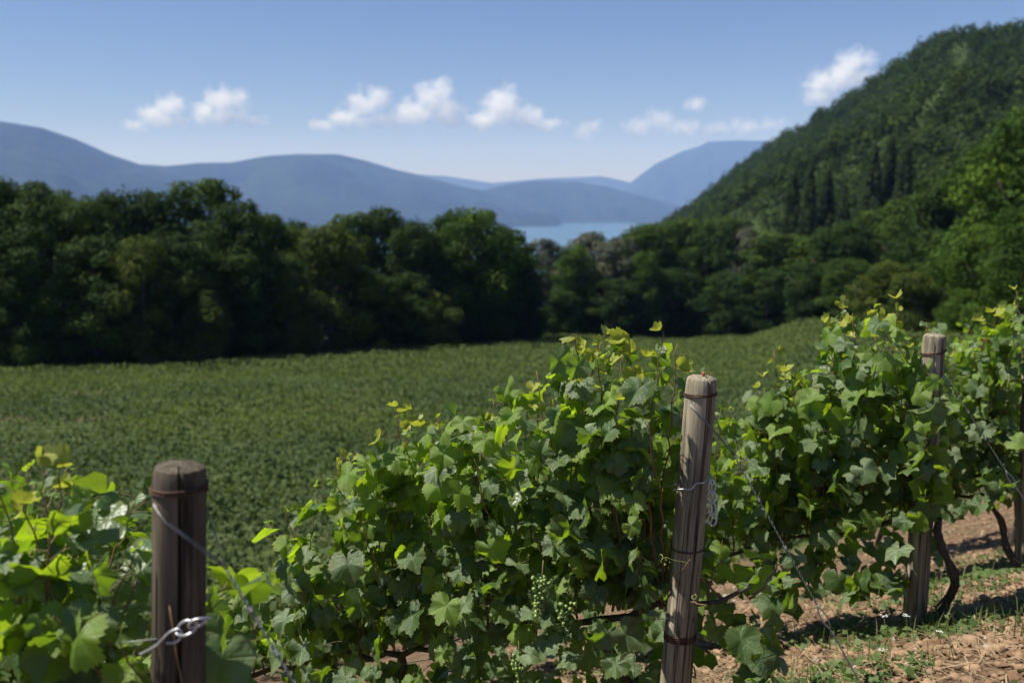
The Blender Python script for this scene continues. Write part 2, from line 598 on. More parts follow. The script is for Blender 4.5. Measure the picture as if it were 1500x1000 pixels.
ridge('mountain', [(-700, 120, 3600), (-350, 150, 3500), (-150, 172, 3500), (0, 178, 3600), (60, 187, 3650), (110, 204, 3750), (160, 227, 3900), (205, 241, 4050),
                   (245, 243, 4200), (290, 238, 4300), (340, 238, 4350), (390, 229, 4400), (440, 226, 4500), (495, 226, 4600), (540, 236, 4650),
                   (580, 249, 4700), (640, 264, 4700), (700, 280, 4750), (760, 300, 4800), (820, 330, 4850)], 1300, 3.1, 60, M['mountain'])
ridge('mountain', [(600, 330, 5000), (650, 300, 5000), (690, 283, 5050), (740, 271, 5150), (790, 264, 5250), (840, 265, 5300), (890, 273, 5300), (940, 288, 5250),
                   (985, 300, 5250), (1020, 312, 5250), (1070, 332, 5250)], 1250, 8.4, 45, M['mountain'])
ridge('mountain', [(840, 318, 7300), (890, 292, 7300), (930, 262, 7300), (960, 240, 7350), (1000, 221, 7400), (1025, 214, 7400), (1038, 207, 7400), (1080, 206, 7400), (1120, 206, 7400),
                   (1250, 210, 7400), (1500, 230, 7300)], 1600, 15.2, 60, M['mountain'])
ridge('mountain', [(300, 300, 8400), (450, 272, 8400), (600, 256, 8400), (650, 258, 8400), (720, 268, 8400), (800, 262, 8400), (880, 258, 8400), (960, 275, 8400)], 1000, 21.7, 40, M['mountain'])

# wooded hill on the right
HILL = [(860, 372, 950, 420), (930, 345, 900, 330), (985, 316, 840, 280), (1040, 276, 780, 235), (1115, 219, 700, 200), (1170, 188, 660, 185), (1220, 154, 620, 175),
        (1285, 114, 570, 165), (1330, 80, 540, 158), (1380, 49, 515, 150), (1420, 46, 505, 145), (1455, 50, 500, 142), (1500, 42, 490, 138), (1650, 10, 460, 130), (1950, -60, 420, 120), (2400, -120, 400, 120)]


def hill_pt(p, q):
    py = interp(p, [(h[0], h[1]) for h in HILL])
    d = interp(p, [(h[0], h[2]) for h in HILL])
    f = interp(p, [(h[0], h[3]) for h in HILL])
    crest = P(p, py + 11, d)
    if q <= 1:
        dd = f + (d - f) * q
        zf = far_z(crest.x * f / d, f) - 4
        k = q ** 0.9
        x = crest.x * dd / d
        z = zf + (crest.z - zf) * k
        n = mnoise.fractal((x * 0.008, dd * 0.008, 5.0), 1.0, 2.0, 4)
        z += n * 38 * q * (1 - q) * 2.2
    else:
        dd = d + (q - 1) * 500
        x = crest.x * dd / d
        z = crest.z + (-206 - crest.z) * sstep(0, 1, (q - 1))
    return Vector((x, dd, z))


hp = np.linspace(860, 2400, 170)
hq = [i / 24 for i in range(25)] + [1.03, 1.08, 1.2, 1.4, 1.7, 2.0]
hv = [hill_pt(p, q) for q in hq for p in hp]
m_ = len(hp)
hf = [(j * m_ + i, j * m_ + i + 1, (j + 1) * m_ + i + 1, (j + 1) * m_ + i) for j in range(len(hq) - 1) for i in range(m_ - 1)]
tag(obj('hill', big_mesh('hill', [tuple(v) for v in hv], hf, M['hill'], True)), kind='structure')

rng = np.random.default_rng(7)


def leaf_quads(c, n, size, r2, bend=0.25):
    """numpy: centres (k,3), normals (k,3), sizes (k,) -> diamond leaves of 2 bent triangles (as 4-gon split)"""
    k = len(c)
    t = r2.normal(size=(k, 3))
    n = n / (np.linalg.norm(n, axis=1, keepdims=True) + 1e-9)
    t -= n * np.sum(t * n, axis=1, keepdims=True)
    t /= (np.linalg.norm(t, axis=1, keepdims=True) + 1e-9)
    b = np.cross(n, t)
    s = size[:, None] * 0.5
    wv = r2.uniform(0.6, 0.95, (k, 1))
    v = np.empty((k, 4, 3))
    v[:, 0] = c - t * s - n * s * bend
    v[:, 1] = c + b * s * wv
    v[:, 2] = c + t * s - n * s * bend
    v[:, 3] = c - b * s * wv
    idx = (np.arange(k) * 4)[:, None]
    f = np.concatenate([idx + np.array([[0, 1, 3]]), idx + np.array([[1, 2, 3]])])
    return v.reshape(-1, 3), f


def hill_forest():
    r2 = np.random.default_rng(31)
    cs, ns, ss, ts = [], [], [], []
    cnt = 0
    lane = [(1412, 80), (1395, 120), (1352, 180), (1330, 235)]
    lane2 = [(1065, 330), (1100, 300)]
    while cnt < 8200:
        p = r2.uniform(880, 1760)
        q = r2.uniform(0.0, 1.05)
        d = interp(p, [(h[0], h[2]) for h in HILL])
        if r2.uniform() > d * (0.55 + 0.45 * q) / 900 + 0.15:
            continue
        v = hill_pt(p, q)
        sx, sy = PX(*v)
        skip = False
        for (ax, ay), (bx, by) in zip(lane[:-1], lane[1:]):
            t = max(0, min(1, ((sx - ax) * (bx - ax) + (sy - ay) * (by - ay)) / ((bx - ax) ** 2 + (by - ay) ** 2)))
            if math.hypot(sx - ax - t * (bx - ax), sy - ay - t * (by - ay)) < 9 + 4 * math.sin(sy * 0.2):
                skip = True
        if skip and r2.uniform() < 0.93:
            continue
        cnt += 1
        r = (1.7 + 3.2 * r2.uniform() ** 2.0) * (0.8 + 0.25 * min(1, q * 2))
        h = r * r2.uniform(1.1, 1.7)
        k = 84
        u = r2.normal(size=(k, 3))
        u /= np.linalg.norm(u, axis=1, keepdims=True)
        u[:, 2] = np.abs(u[:, 2]) * 1.0 - 0.25
        lump = 1 + 0.22 * np.sin(u[:, 0] * 5 + cnt) * np.cos(u[:, 1] * 4 + cnt * 0.7)
        c = u * np.array([r, r, h]) * lump[:, None] * r2.uniform(0.8, 1.02, (k, 1)) + np.array([v.x, v.y, v.z + h * 0.55])
        cs.append(c)
        ns.append(u + r2.normal(size=(k, 3)) * 0.25 + np.array([0, 0, 0.1]))
        ss.append(r2.uniform(0.6, 1.15, k) * r / 3.2)
        ts.append(np.full(k, min(1, max(0, r2.normal(0.45, 0.28)))))
    v, f = leaf_quads(np.concatenate(cs), np.concatenate(ns), np.concatenate(ss), r2)
    o = obj('forest', big_mesh('forest', v, f, M['forest'], attrs={'tone': np.repeat(np.concatenate(ts), 4)}))
    tag(o, 'dense green forest covering the steep hill above the lake', 'forest', kind='stuff')


hill_forest()


# ------------------------------------------------------------------ trees
def crown_mesh(name, seed, w, h, mat, lobes=34, per=170, leaf=0.42, base=0.06, column=False):
    r2 = np.random.default_rng(seed)
    cs, ns, ss, ts = [], [], [], []
    for i in range(lobes):
        z = (i + r2.uniform(0, 1)) / lobes
        if column:
            prof = min(1, (z + 0.06) * 5) * (1 - max(0, (z - 0.45) / 0.58) ** 1.7)
            rr = w / 2 * prof * math.sqrt(r2.uniform(0.0, 0.6))
            lr = w * r2.uniform(0.16, 0.28) * (0.45 + 0.55 * prof)
            lz = lr * 2.4
            zc = h * (0.03 + 0.92 * z)
        else:
            # widest above the middle, so the foot stands back under the crown
            prof = max(0.12, 1 - (abs(z - 0.55) / (0.62 if z < 0.55 else 0.47)) ** 2.3) ** 0.6
            rr = w / 2 * prof * math.sqrt(r2.uniform(0.02, 1.0)) * 0.80
            lr = w * r2.uniform(0.12, 0.23) * (0.75 + 0.25 * prof)
            lz = lr * r2.uniform(0.55, 0.85)
            zc = min(h * (0.04 + 0.93 * z), h - lz * 0.9)
        a = i * 2.39996 + r2.uniform(-0.5, 0.5)
        c0 = np.array([rr * math.cos(a), rr * math.sin(a), zc])
        k = int(per * (lr / (w * 0.16)) ** 2) + 30
        u = r2.normal(size=(k, 3))
        u /= np.linalg.norm(u, axis=1, keepdims=True)
        rad = 1.0 - 0.45 * r2.uniform(0, 1, (k, 1)) ** 1.6
        lump = 1 + 0.16 * np.sin(u[:, :1] * 7 + i) * np.cos(u[:, 1:2] * 6 + 2 * i) + 0.10 * np.sin(u[:, 2:] * 9 + i)
        cs.append(c0 + u * np.array([lr, lr, lz]) * rad * lump)
        ns.append(u * 0.9 + r2.normal(size=(k, 3)) * 0.42 + np.array([0, 0, 0.3]))
        ss.append(r2.uniform(0.6, 1.25, k) * leaf)
        ts.append(np.full(k, min(1, max(0, r2.normal(0.45, 0.2)))))
    v, f = leaf_quads(np.concatenate(cs), np.concatenate(ns), np.concatenate(ss), r2)
    return big_mesh(name, v, f, mat, attrs={'tone': np.repeat(np.concatenate(ts), 4)})


def trunk_mesh(name, seed, w, h):
    r = random.Random(seed)
    mb = MB()
    pts = [(r.uniform(-.02, .02) * h * i / 6, r.uniform(-.02, .02) * h * i / 6, h * 0.8 * i / 6 - (0.4 if i == 0 else 0)) for i in range(7)]
    mb.tube(pts, [h * 0.022 * (1 - i / 7.5) + 0.02 for i in range(7)], 8)
    for k in range(7):
        z0 = h * r.uniform(0.16, 0.6)
        a = r.uniform(0, 6.28)
        L = w * r.uniform(0.25, 0.42)
        mb.tube([(0, 0, z0), (math.cos(a) * L * 0.5, math.sin(a) * L * 0.5, z0 + L * 0.35), (math.cos(a) * L, math.sin(a) * L, z0 + L * 0.9)],
                [h * 0.010, h * 0.006, h * 0.002], 5)
    return mb.mesh(name, M['bark'])


KINDS = {}
for kind, mat, n, w, h, lobes, per, leaf, colm in (
        ('dark', 'crown_dark', 3, 9, 14, 44, 420, 0.30, False), ('mid', 'crown_mid', 3, 9, 14, 42, 420, 0.30, False),
        ('olive', 'crown_olive', 2, 8, 11, 38, 380, 0.27, False), ('silver', 'crown_silver', 2, 9, 14, 40, 400, 0.31, False),
        ('bright', 'crown_bright', 2, 9, 13, 40, 420, 0.27, False), ('poplar', 'crown_poplar', 2, 4, 20, 44, 190, 0.36, True)):
    KINDS[kind] = [(crown_mesh('crown_' + kind, 100 + 17 * i + len(kind) * 5, w, h, M[mat], lobes, per, leaf, 0.03, colm),
                    trunk_mesh('trunk_' + kind, 40 + i, w, h), w, h) for i in range(n)]

rt = random.Random(5)


def tree(px, top, d, w, kind, label, group=None, name='broadleaf_tree'):
    crest = P(px, top, d)
    gz = G(crest.x, d)
    proto = KINDS[kind][rt.randrange(len(KINDS[kind]))]
    h = max(2.0, crest.z - gz)
    w = min(w, h * 0.95)
    e = thing(name, label, 'tree', (crest.x, d, gz), group)
    e.rotation_euler.z = rt.uniform(0, 6.28)
    e.scale = (w / proto[2], w / proto[2], h / proto[3] * 1.02)
    obj('trunk', proto[1], e)
    obj('crown', proto[0], e)
    return e


L_EDGE = 'dark green broadleaf tree in the wood edge behind the vineyard field'
L_MID = 'mid green broadleaf tree in the wood edge behind the vineyard field'
L_OLI = 'low yellowish green tree at the shaded front of the wood edge'
G_EDGE = 'trees of the wood edge behind the field'
edge_trees = [(-240, 285, 82, 12, 'dark'), (-150, 270, 86, 12, 'mid'), (-60, 280, 84, 11, 'dark'), (25, 266, 84, 11, 'dark'), (65, 278, 92, 8, 'mid'), (115, 291, 84, 9, 'mid'), (165, 284, 90, 9, 'dark'),
              (222, 284, 92, 8.5, 'dark'), (350, 300, 88, 8, 'dark'), (392, 316, 96, 8, 'mid'), (432, 326, 100, 7, 'dark'),
              (520, 314, 106, 8, 'mid'), (560, 308, 108, 9, 'dark'), (605, 326, 104, 7, 'dark'), (640, 342, 106, 8, 'mid'), (665, 312, 114, 8, 'dark'),
              (735, 334, 114, 8.5, 'dark'), (765, 372, 118, 7, 'dark'),
              (30, 330, 80, 9, 'dark'), (135, 350, 81, 9, 'dark'), (250, 345, 83, 9, 'dark'), (335, 370, 86, 8, 'dark'), (410, 380, 91, 8, 'dark'), (520, 390, 98, 9, 'dark'),
              (600, 400, 102, 8, 'dark'), (700, 400, 108, 9, 'dark'), (765, 420, 114, 8, 'dark')]
for a in edge_trees:
    low_ = a[1] > 328 and a[0] not in (735, 640)
    seg = ('away from the lake' if a[0] < 280 else 'between round-topped and yellowish trees' if a[0] < 475 else
           'between the yellowish and domed trees' if a[0] < 690 else 'between the domed tree and lake')
    tree(*a, ('low dark' if low_ else 'mid' if a[4] == 'mid' else 'tall dark') + ' green tree in the wood edge ' + seg, G_EDGE)
tree(295, 266, 94, 10, 'mid', 'tall round-topped tree standing up above its neighbours in the wood edge')
tree(695, 309, 108, 11, 'bright', 'broad domed bright green tree at the end of the wood edge beside the lake view')
tree(480, 331, 94, 9.5, 'olive', 'yellowish green tree with a broad lit crown in the wood edge')
tree(60, 395, 79, 6, 'mid', 'mid green bushy tree low at the front of the wood edge')
for a in [(205, 352, 80, 6, 'olive'), (290, 400, 82, 6, 'olive'), (420, 398, 88, 6, 'olive'), (640, 430, 101, 5.5, 'olive')]:
    tree(*a, L_OLI, 'low yellowish trees at the front of the wood')
for a in [(800, 352, 142, 10, 'silver'), (868, 344, 144, 11, 'silver'), (905, 350, 140, 9, 'silver'), (1095, 338, 150, 9, 'silver')]:
    tree(*a, 'silvery grey leaved tree in the wood below the lake', 'silvery trees below the lake')
tree(842, 362, 136, 7.5, 'bright', 'narrow bright green tree standing between the silvery grey trees')
tree(945, 372, 137, 7, 'bright', 'slim leafy tree with fresh green leaves among the darker wood')
for a in [(945, 330, 155, 11, 'mid'), (1000, 322, 160, 13, 'mid'), (1050, 330, 152, 12, 'dark'), (1145, 343, 142, 14, 'mid'), (990, 395, 140, 11, 'dark'), (1070, 400, 136, 11, 'dark'),
          (900, 410, 134, 9, 'dark'), (820, 425, 130, 8, 'dark'), (1125, 395, 132, 10, 'dark'), (1185, 385, 122, 10, 'dark'), (860, 420, 136, 9, 'mid'), (960, 330, 190, 12, 'mid'), (1060, 320, 200, 13, 'mid')]:
    tree(*a, ('low dark leafy tree against the field in front of the wood below the lake' if a[1] > 380 else 'mid green rounded tree in the wood below the lake view' if a[4] == 'mid' else 'taller dark rounded tree in the wood below the lake view'), 'trees between the lake and the field')
for a in [(1163, 252, 196, 4.6), (1188, 237, 192, 4.2), (1214, 247, 196, 4.6), (1236, 268, 190, 4.6)]:
    tree(*a, 'poplar', 'tall dark columnar poplar in the left cluster at the foot of the hill'.replace('left ', 'four-tree '), 'cluster of four poplars', 'poplar_tree')
for a in [(1282, 208, 188, 5.2), (1306, 196, 190, 5.0), (1328, 208, 184, 5.2)]:
    tree(*a, 'poplar', 'tall dark columnar poplar in the higher three-tree cluster below the hill', 'cluster of three poplars', 'poplar_tree')
for a in [(1240, 325, 128, 11, 'dark'), (1275, 310, 150, 12, 'mid'), (1350, 285, 130, 13, 'mid'), (1400, 250, 118, 14, 'dark'), (1440, 235, 130, 13, 'mid'), (1250, 380, 112, 9, 'mid'), (1370, 340, 98, 10, 'dark'),
          (1210, 345, 150, 11, 'dark'), (1340, 390, 88, 8, 'dark'), (1570, 170, 90, 14, 'dark')]:
    tree(*a, ('small ' if a[1] > 335 else 'big ') + ('dark' if a[4] == 'dark' else 'mid green') + ' leafy tree in the wood at the foot of the steep hill', 'trees at the foot of the hill')
tree(1300, 385, 86, 9, 'olive', 'spreading olive green tree at the edge of the grass bank')
tree(1340, 400, 80, 6, 'olive', 'small dull olive tree beside the spreading one on the bank')
for a in [(1475, 205, 76, 10, 'bright'), (1525, 165, 72, 12, 'bright'), (1455, 330, 70, 6, 'bright'), (1505, 310, 62, 7, 'bright')]:
    tree(*a, ('tall' if a[1] < 250 else 'low') + ' bright green tree with fresh leaves above the vine rows', 'bright green trees above the vines')
tree(1415, 425, 66, 7, 'bright', 'low rounded green bush on the bank under the trees', None, 'bush')


# ------------------------------------------------------------------ vineyard field
def field():
    r2 = np.random.default_rng(11)
    rows = []
    y = 8.6
    while y < 142:
        rows.append(y)
        y += 1.75
    parts = {'field': [[], [], []], 'field_pale': [[], [], []]}
    for yi, y0 in enumerate(rows):
        half = 0.62 * y0 + 3
        dens = 260 if y0 < 22 else (230 if y0 < 40 else (110 if y0 < 70 else 60))
        k = int(2 * half * dens)
        x = r2.uniform(-half, half, k)
        yy = y0 + 0.6 * np.sin(x * 0.05) + 0.02 * x + r2.normal(size=k) * 0.27
        zz = 1.38 * np.sqrt(r2.uniform(0.03, 1.0, k))
        for i in range(k):
            th = x[i] / max(yy[i], 1)
            if yy[i] > field_edge(th) - 0.5:
                continue
            if yy[i] < 11 and x[i] > -1.0:
                continue
            g = mnoise.noise((x[i] * 0.11, yy[i] * 0.11, 4.0))
            lum = mnoise.noise((x[i] * 0.55, yy[i] * 0.55, 9.0))
            if g > 0.33 and r2.uniform() < 0.7:
                continue
            if 35.0 < y0 < 41.5 and x[i] < -8.5 and mnoise.noise((x[i] * 0.25, 1.0, 7.0)) > -0.15 and r2.uniform() < 0.9:
                continue
            hgt = zz[i] * (0.92 + 0.28 * lum)
            pale = (yy[i] < 17) or (yy[i] > 60 and lum > -0.3) or (yy[i] > 36 and mnoise.noise((x[i] * 0.06, yy[i] * 0.10, 2.0)) + 0.25 * lum > 0.12)
            band = mnoise.noise((x[i] * 0.012, yy[i] * 0.16, 21.0))
            pale = r2.uniform() < (0.6 if pale else 0.0) + max(0, band) * 1.3
            A = parts['field_pale' if pale else 'field']
            A[0].append((x[i], yy[i], G(x[i], yy[i]) + hgt))
            A[1].append((r2.normal() * 0.7, r2.normal() * 0.7 - 0.3, 0.7 + r2.normal() * 0.4))
            A[2].append(r2.uniform(0.08, 0.155) * (1.0 if y0 < 22 else (1.05 if y0 < 40 else (1.3 if y0 < 70 else 1.7))))
    for kname, lab in (('field', 'dark green vine rows covering the field below the wood'), ('field_pale', 'paler yellow green vine leaves mixed through the field rows')):
        A = parts[kname]
        v, f = leaf_quads(np.array(A[0]), np.array(A[1]), np.array(A[2]), r2)
        tag(obj('vineyard_rows', big_mesh('vineyard_rows', v, f, M[kname])), lab, 'vines', kind='stuff')


field()

# ------------------------------------------------------------------ vine leaves
OUT = [(0, 0.62), (8, 0.56), (16, 0.47), (24, 0.40), (30, 0.385), (38, 0.47), (46, 0.565), (52, 0.58), (60, 0.53), (70, 0.44), (78, 0.405), (88, 0.45), (98, 0.495), (104, 0.50),
       (116, 0.46), (130, 0.43), (145, 0.40), (158, 0.36), (168, 0.27), (176, 0.12)]
VEINS = (0, 50, 102)


def leaf_mesh(name, seed, mat, half=26, teeth=0.04, fold=0.16, droop=0.28, ripple=0.05, curl=0.0, lobe=1.0, rings=(0.36, 0.72, 1.0)):
    r = random.Random(seed)
    ang = sorted(set([round(176 * i / half, 2) for i in range(half + 1)]) - set())
    for v in VEINS:                         # snap samples onto the veins
        j = min(range(len(ang)), key=lambda i: abs(ang[i] - v))
        ang[j] = v
    full = [-a for a in ang[::-1] if a > 0] + ang
    vs, vein, edge = [(0, 0, 0)], [1.0], [0.0]
    ph = r.uniform(0, 6.28)
    asym = r.uniform(-0.08, 0.08)
    for q in rings:
        for i, a in enumerate(full):
            rr = interp(abs(a), OUT)
            rr = 0.47 + (rr - 0.47) * lobe if abs(a) < 150 else rr
            rr *= 1 + asym * (1 if a > 0 else -1)
            if q == rings[-1]:
                rr += teeth * (1 if i % 2 else -0.6) * (0.6 + 0.8 * r.random()) * (1 if abs(a) < 165 else 0.3)
            rr *= q if q == 1.0 else q * (0.92 + 0.08 * q)
            t = math.radians(a)
            x, y = rr * math.sin(t), rr * math.cos(t)
            isv = 1.0 if abs(a) in VEINS else 0.0
            z = fold * abs(x) - droop * rr * rr * 1.25 + ripple * math.sin(3 * t + ph) * rr * 1.6 + 0.035 * rr * (1 - isv) * (1 if q < 1 else 0.5)
            z += ripple * 0.5 * math.sin(7 * t + ph * 2) * rr * rr * 2
            if curl:
                z += curl * rr * rr * 1.8
                x *= 1 - curl * 0.35 * q
            vs.append((x, y, z))
            vein.append(isv)
            edge.append(q)
    m = len(full)
    fs = []
    for i in range(m - 1):
        fs.append((0, 1 + i + 1, 1 + i))
    tri = [f for f in fs]
    for k in range(len(rings) - 1):
        o = 1 + k * m
        for i in range(m - 1):
            tri.append((o + i, o + i + 1, o + m + i + 1))
            tri.append((o + i, o + m + i + 1, o + m + i))
    # face up (+Z)
    me = big_mesh(name, vs, tri, mat, True, {'vein': vein, 'edge': edge})
    me.flip_normals()
    n = sum((p.normal.z for p in me.polygons)) / len(me.polygons)
    if n < 0:
        me.flip_normals()
    return me


def leaf_set(mat, hi, base):
    S = []
    for i in range(10):
        r = random.Random(base + i)
        S.append(leaf_mesh('vine_leaf', base + i, M[mat], 26 if hi else 13, 0.034 if hi else 0.022, r.uniform(-0.15, 0.6), r.uniform(0.0, 0.75), r.uniform(0.05, 0.17), 0,
                           r.uniform(0.25, 0.9), (0.36, 0.72, 1.0) if hi else (0.55, 1.0)))
    return S


LEAF = {(m, h): leaf_set(m, h, 300 + 50 * i + 20 * h) for i, m in enumerate(('leaf', 'leaf_bright')) for h in (0, 1)}
for h in (0, 1):
    LEAF[('leaf_young', h)] = [leaf_mesh('young_leaf', 500 + i, M['leaf_young'], 20 if h else 11, 0.035, 0.35 + 0.1 * i, 0.1, 0.09, 0.25 + 0.12 * (i % 3), 0.8, (0.5, 1.0)) for i in range(5)]


def bunch_mesh(seed, nb=58, L=0.135):
    r = random.Random(seed)
    mb = MB()
    ico = bpy.data.meshes.new('tmp')
    import bmesh
    bm = bmesh.new()
    bmesh.ops.create_icosphere(bm, subdivisions=2, radius=1)
    V = [v.co.copy() for v in bm.verts]
    Fc = [tuple(v.index for v in f.verts) for f in bm.faces]
    bm.free()
    pts = []
    tries = 0
    while len(pts) < nb and tries < 6000:
        tries += 1
        z = r.random()
        w = 0.034 * (1 - 0.72 * z) + 0.004
        a = r.uniform(0, 6.28)
        rr = w * math.sqrt(r.random())
        p = Vector((rr * math.cos(a), rr * math.sin(a), -z * L))
        if all((p - q).length > 0.0122 for q in pts):
            pts.append(p)
    for p in pts:
        s = r.uniform(0.0062, 0.0078)
        mb.add([p + v * s for v in V], Fc)
    return mb.mesh('grape_bunch', M['grape'])


mb = MB()
mb.tube([(0.004, 0, 0.06), (0.003, 0, 0.0), (0, 0, -0.09)], [0.002, 0.002, 0.001], 5)
STALK = mb.mesh('stalk', M['petiole'])
BUNCH = [bunch_mesh(60 + i, 62 if i < 2 else 44, 0.14 if i < 2 else 0.11) for i in range(3)]


def leaf_matrix(pos, nrm, tip, size):
    n = nrm.normalized()
    y = tip - n * tip.dot(n)
    y = y.normalized() if y.length > 1e-4 else n.orthogonal().normalized()
    x = y.cross(n)
    m = Matrix((x, y, n)).transposed() * size
    m = m.to_4x4()
    m.translation = pos
    return m


def row_t(px, origin):
    u = (px - 750) / F / math.cos(PITCH) * 1.0
    return (origin[0] - u * origin[1]) / (-ROW.x + u * ROW.y)


def vine(label, group, origin, t0, t1, outline, trunk_base, n_shoots, hi, seed, low=0.16, size=(0.066, 0.142), tips=(), bunches=(), width=0.20, cap=300, laterals=5, head=None, fresh=0.3, yellow=0.9, clear=None):
    r = random.Random(seed)
    tb = ((t0 + t1) / 2 if head is None else head) + r.uniform(-0.12, 0.12)
    bx, by = trunk_base if trunk_base else (origin[0] + ROW.x * tb, origin[1] + ROW.y * tb)
    bz = G(bx, by)
    base = Vector((bx, by, bz))
    e = thing('grapevine', label, 'grapevine', base, group)

    def rowpt(t, b=0.0):
        x, y = origin[0] + ROW.x * t + ACR.x * b, origin[1] + ROW.y * t + ACR.y * b
        return Vector((x, y, G(x, y)))

    def top_at(t):
        p = rowpt(t)
        px = PX(p.x, p.y, p.z + 1.2)[0]
        py = interp(px, outline)
        return P(px, py, p.y).z

    def bare(q):                               # the grower keeps the end post free of leaves
        d_ = q - Vector((origin[0], origin[1], 0))
        return clear is not None and -0.20 < d_.dot(ROW) < 0.13 and -0.6 < d_.dot(ACR) < 0.05 and q.z < clear

    tm = (t0 + t1) / 2 if head is None else head
    hd = rowpt(tm)
    hd.z += 0.52
    # gnarled trunk
    tp, rad = [], []
    for i in range(9):
        k = i / 8
        q = base.lerp(hd, k) + Vector((0.035 * math.sin(k * 7 + seed), 0.03 * math.cos(k * 6 + seed), 0)) * (1 if 0 < i < 8 else 0)
        q += ROW * (0.035 * math.sin(k * math.pi) * (1 if seed % 2 else -1))
        tp.append(q - base)
        rad.append(0.024 - 0.007 * k + 0.004 * math.sin(i * 2.3 + seed) + (0.012 if i == 0 else 0))
    tp[0] = tp[0] - Vector((0, 0, 0.05))
    mb = MB()
    mb.tube(tp, rad, 9)
    tr = obj('trunk', mb.mesh('trunk', M['trunk']), e)
    # two arms tied along the low wire
    for sgn, tt in ((0, t0), (1, t1)):
        end = rowpt(tt)
        end.z += 0.56
        mb = MB()
        pts = [hd - base]
        for i in range(1, 6):
            q = hd.lerp(end, i / 5)
            q.z += 0.02 * math.sin(i * 1.9 + seed)
            pts.append(q - base)
        mb.tube(pts, [0.014, 0.012, 0.011, 0.010, 0.008, 0.006], 7)
        obj('arm', mb.mesh('arm', M['trunk']), e)
    # shoots
    leaves = []          # (matrix, kind)
    pet = MB()
    shoots = []
    for i in range(n_shoots):
        t = t0 + (t1 - t0) * (i + r.random()) / n_shoots
        st = rowpt(t)
        st.z += 0.54
        tt = t + r.uniform(-0.16, 0.16)
        ep = rowpt(tt, r.gauss(0, width * 0.55))
        zt = top_at(min(max(tt, t0 - 0.05), t1 + 0.1))
        zt = st.z + max(0.15, (zt - st.z) * r.choice((0.62, 0.8, 0.92, 0.98, 1.0)))
        end = Vector((ep.x, ep.y, zt))
        shoots.append((st, end, r.choice((0.0, 0.06, 0.14)), False))
    for (px, py, d) in tips:
        end = P(px, py, d)
        t = row_t(px, origin) + r.uniform(-0.12, 0.12)
        st = rowpt(min(max(t, t0), t1))
        st.z += 0.54
        shoots.append((st, end, 0.03, True))
    for (st, end, arch, special) in shoots:
        L = (end - st).length
        n = max(5, int(L / (0.040 if special else 0.056)))
        side = r.choice((-1, 1))
        wob = Vector((r.uniform(-1, 1), r.uniform(-1, 1), 0)) * 0.05
        pts = []
        for i in range(n + 1):
            k = i / n
            q = st.lerp(end, k) + wob * math.sin(k * math.pi)
            q += ACR * (arch * side * k * k) + Vector((0, 0, -arch * 0.5 * k * k))
            q += Vector((r.uniform(-1, 1), r.uniform(-1, 1), 0)) * 0.008
            pts.append(q)
        mb = MB()
        mb.tube([q - base for q in pts], [0.0052 * (1 - 0.72 * i / n) for i in range(n + 1)], 5)
        obj('cane', mb.mesh('cane', M['cane']), e)
        for i in range(1, n + 1):
            k = i / n
            if i % 2 == 0 and r.random() < 0.12:
                continue
            p = pts[i]
            sg = 1 if i % 2 else -1
            near = r.random() < 0.64
            out = ACR * (-1 if near else 1) * r.uniform(0.35, 1.0) + ROW * sg * r.uniform(0.2, 0.9) + Vector((0, 0, r.uniform(-0.1, 0.5)))
            out.normalize()
            young = k > 0.86 and (end.z - top_at(min(max(t0, 0), t1)) > -9)
            pl = r.uniform(0.04, 0.10) * (0.35 if young and k > 0.93 else 1)
            q = p + out * pl
            if bare(q):
                continue
            sz = r.uniform(*size) * (1.0 if k < 0.6 else 1 - 0.45 * (k - 0.6) / 0.4)
            if k > 0.93: sz *= 0.62
            elif k > 0.86: sz *= 0.8
            nrm = out * 0.6 + Vector((0, 0, 0.7)) + Vector((r.gauss(0, .75), r.gauss(0, .75), r.gauss(0, .5)))
            tip = Vector((0, 0, -0.6)) + out * 0.6 + Vector((r.gauss(0, .6), r.gauss(0, .6), r.gauss(0, .4)))
            if r.random() < 0.16:
                nrm = Vector((r.gauss(0, 1), r.gauss(0, 1), r.gauss(0, 1)))
            kind = 'leaf_young' if (k > 0.84 and r.random() < (yellow if special else 0.3 * yellow)) else ('leaf_bright' if r.random() < fresh * 0.4 + 0.5 * k * k else 'leaf')  # brighter leaf colour up the shoot stands in for the sunlit canopy top
            if kind == 'leaf_young':
                sz = r.uniform(0.045, 0.085) if special else r.uniform(0.03, 0.06)
            leaves.append((leaf_matrix(q, nrm, tip, sz), kind, (-1 if near else 1) * (q - rowpt(t0)).dot(ACR), sz))
            pet.tube([p - base, (p + q) / 2 + Vector((0, 0, 0.006)) - base, q - base], [0.0015, 0.0011, 0.0011], 3, False)
    # lateral leaves filling the hedge
    nlat = int(laterals * n_shoots)
    for i in range(nlat):
        t = r.uniform(t0 - 0.08, t1 + 0.08)
        sd = -1 if r.random() < 0.72 else 1
        g0 = rowpt(t, sd * r.uniform(0.3, 1.0) * width)
        zt = top_at(min(max(t, t0), t1)) - 0.06
        z = g0.z + low + (zt - g0.z - low) * (r.random() ** (0.85 if i % 3 else 1.9))
        if sd < 0 and mnoise.noise((t * 4.5 + seed, z * 5.0, seed)) < -0.12:      # hollows between the shoots
            g0 = rowpt(t, r.uniform(-0.2, 0.6) * width)
        q = Vector((g0.x, g0.y, z))
        if bare(q):
            continue
        out = ACR * sd + ROW * r.uniform(-0.9, 0.9)
        out.normalize()
        nrm = out * 0.6 + Vector((0, 0, 0.65)) + Vector((r.gauss(0, .75), r.gauss(0, .75), r.gauss(0, .5)))
        tip = Vector((0, 0, -0.8)) + out * 0.35 + Vector((r.gauss(0, .55), r.gauss(0, .55), r.gauss(0, .2)))
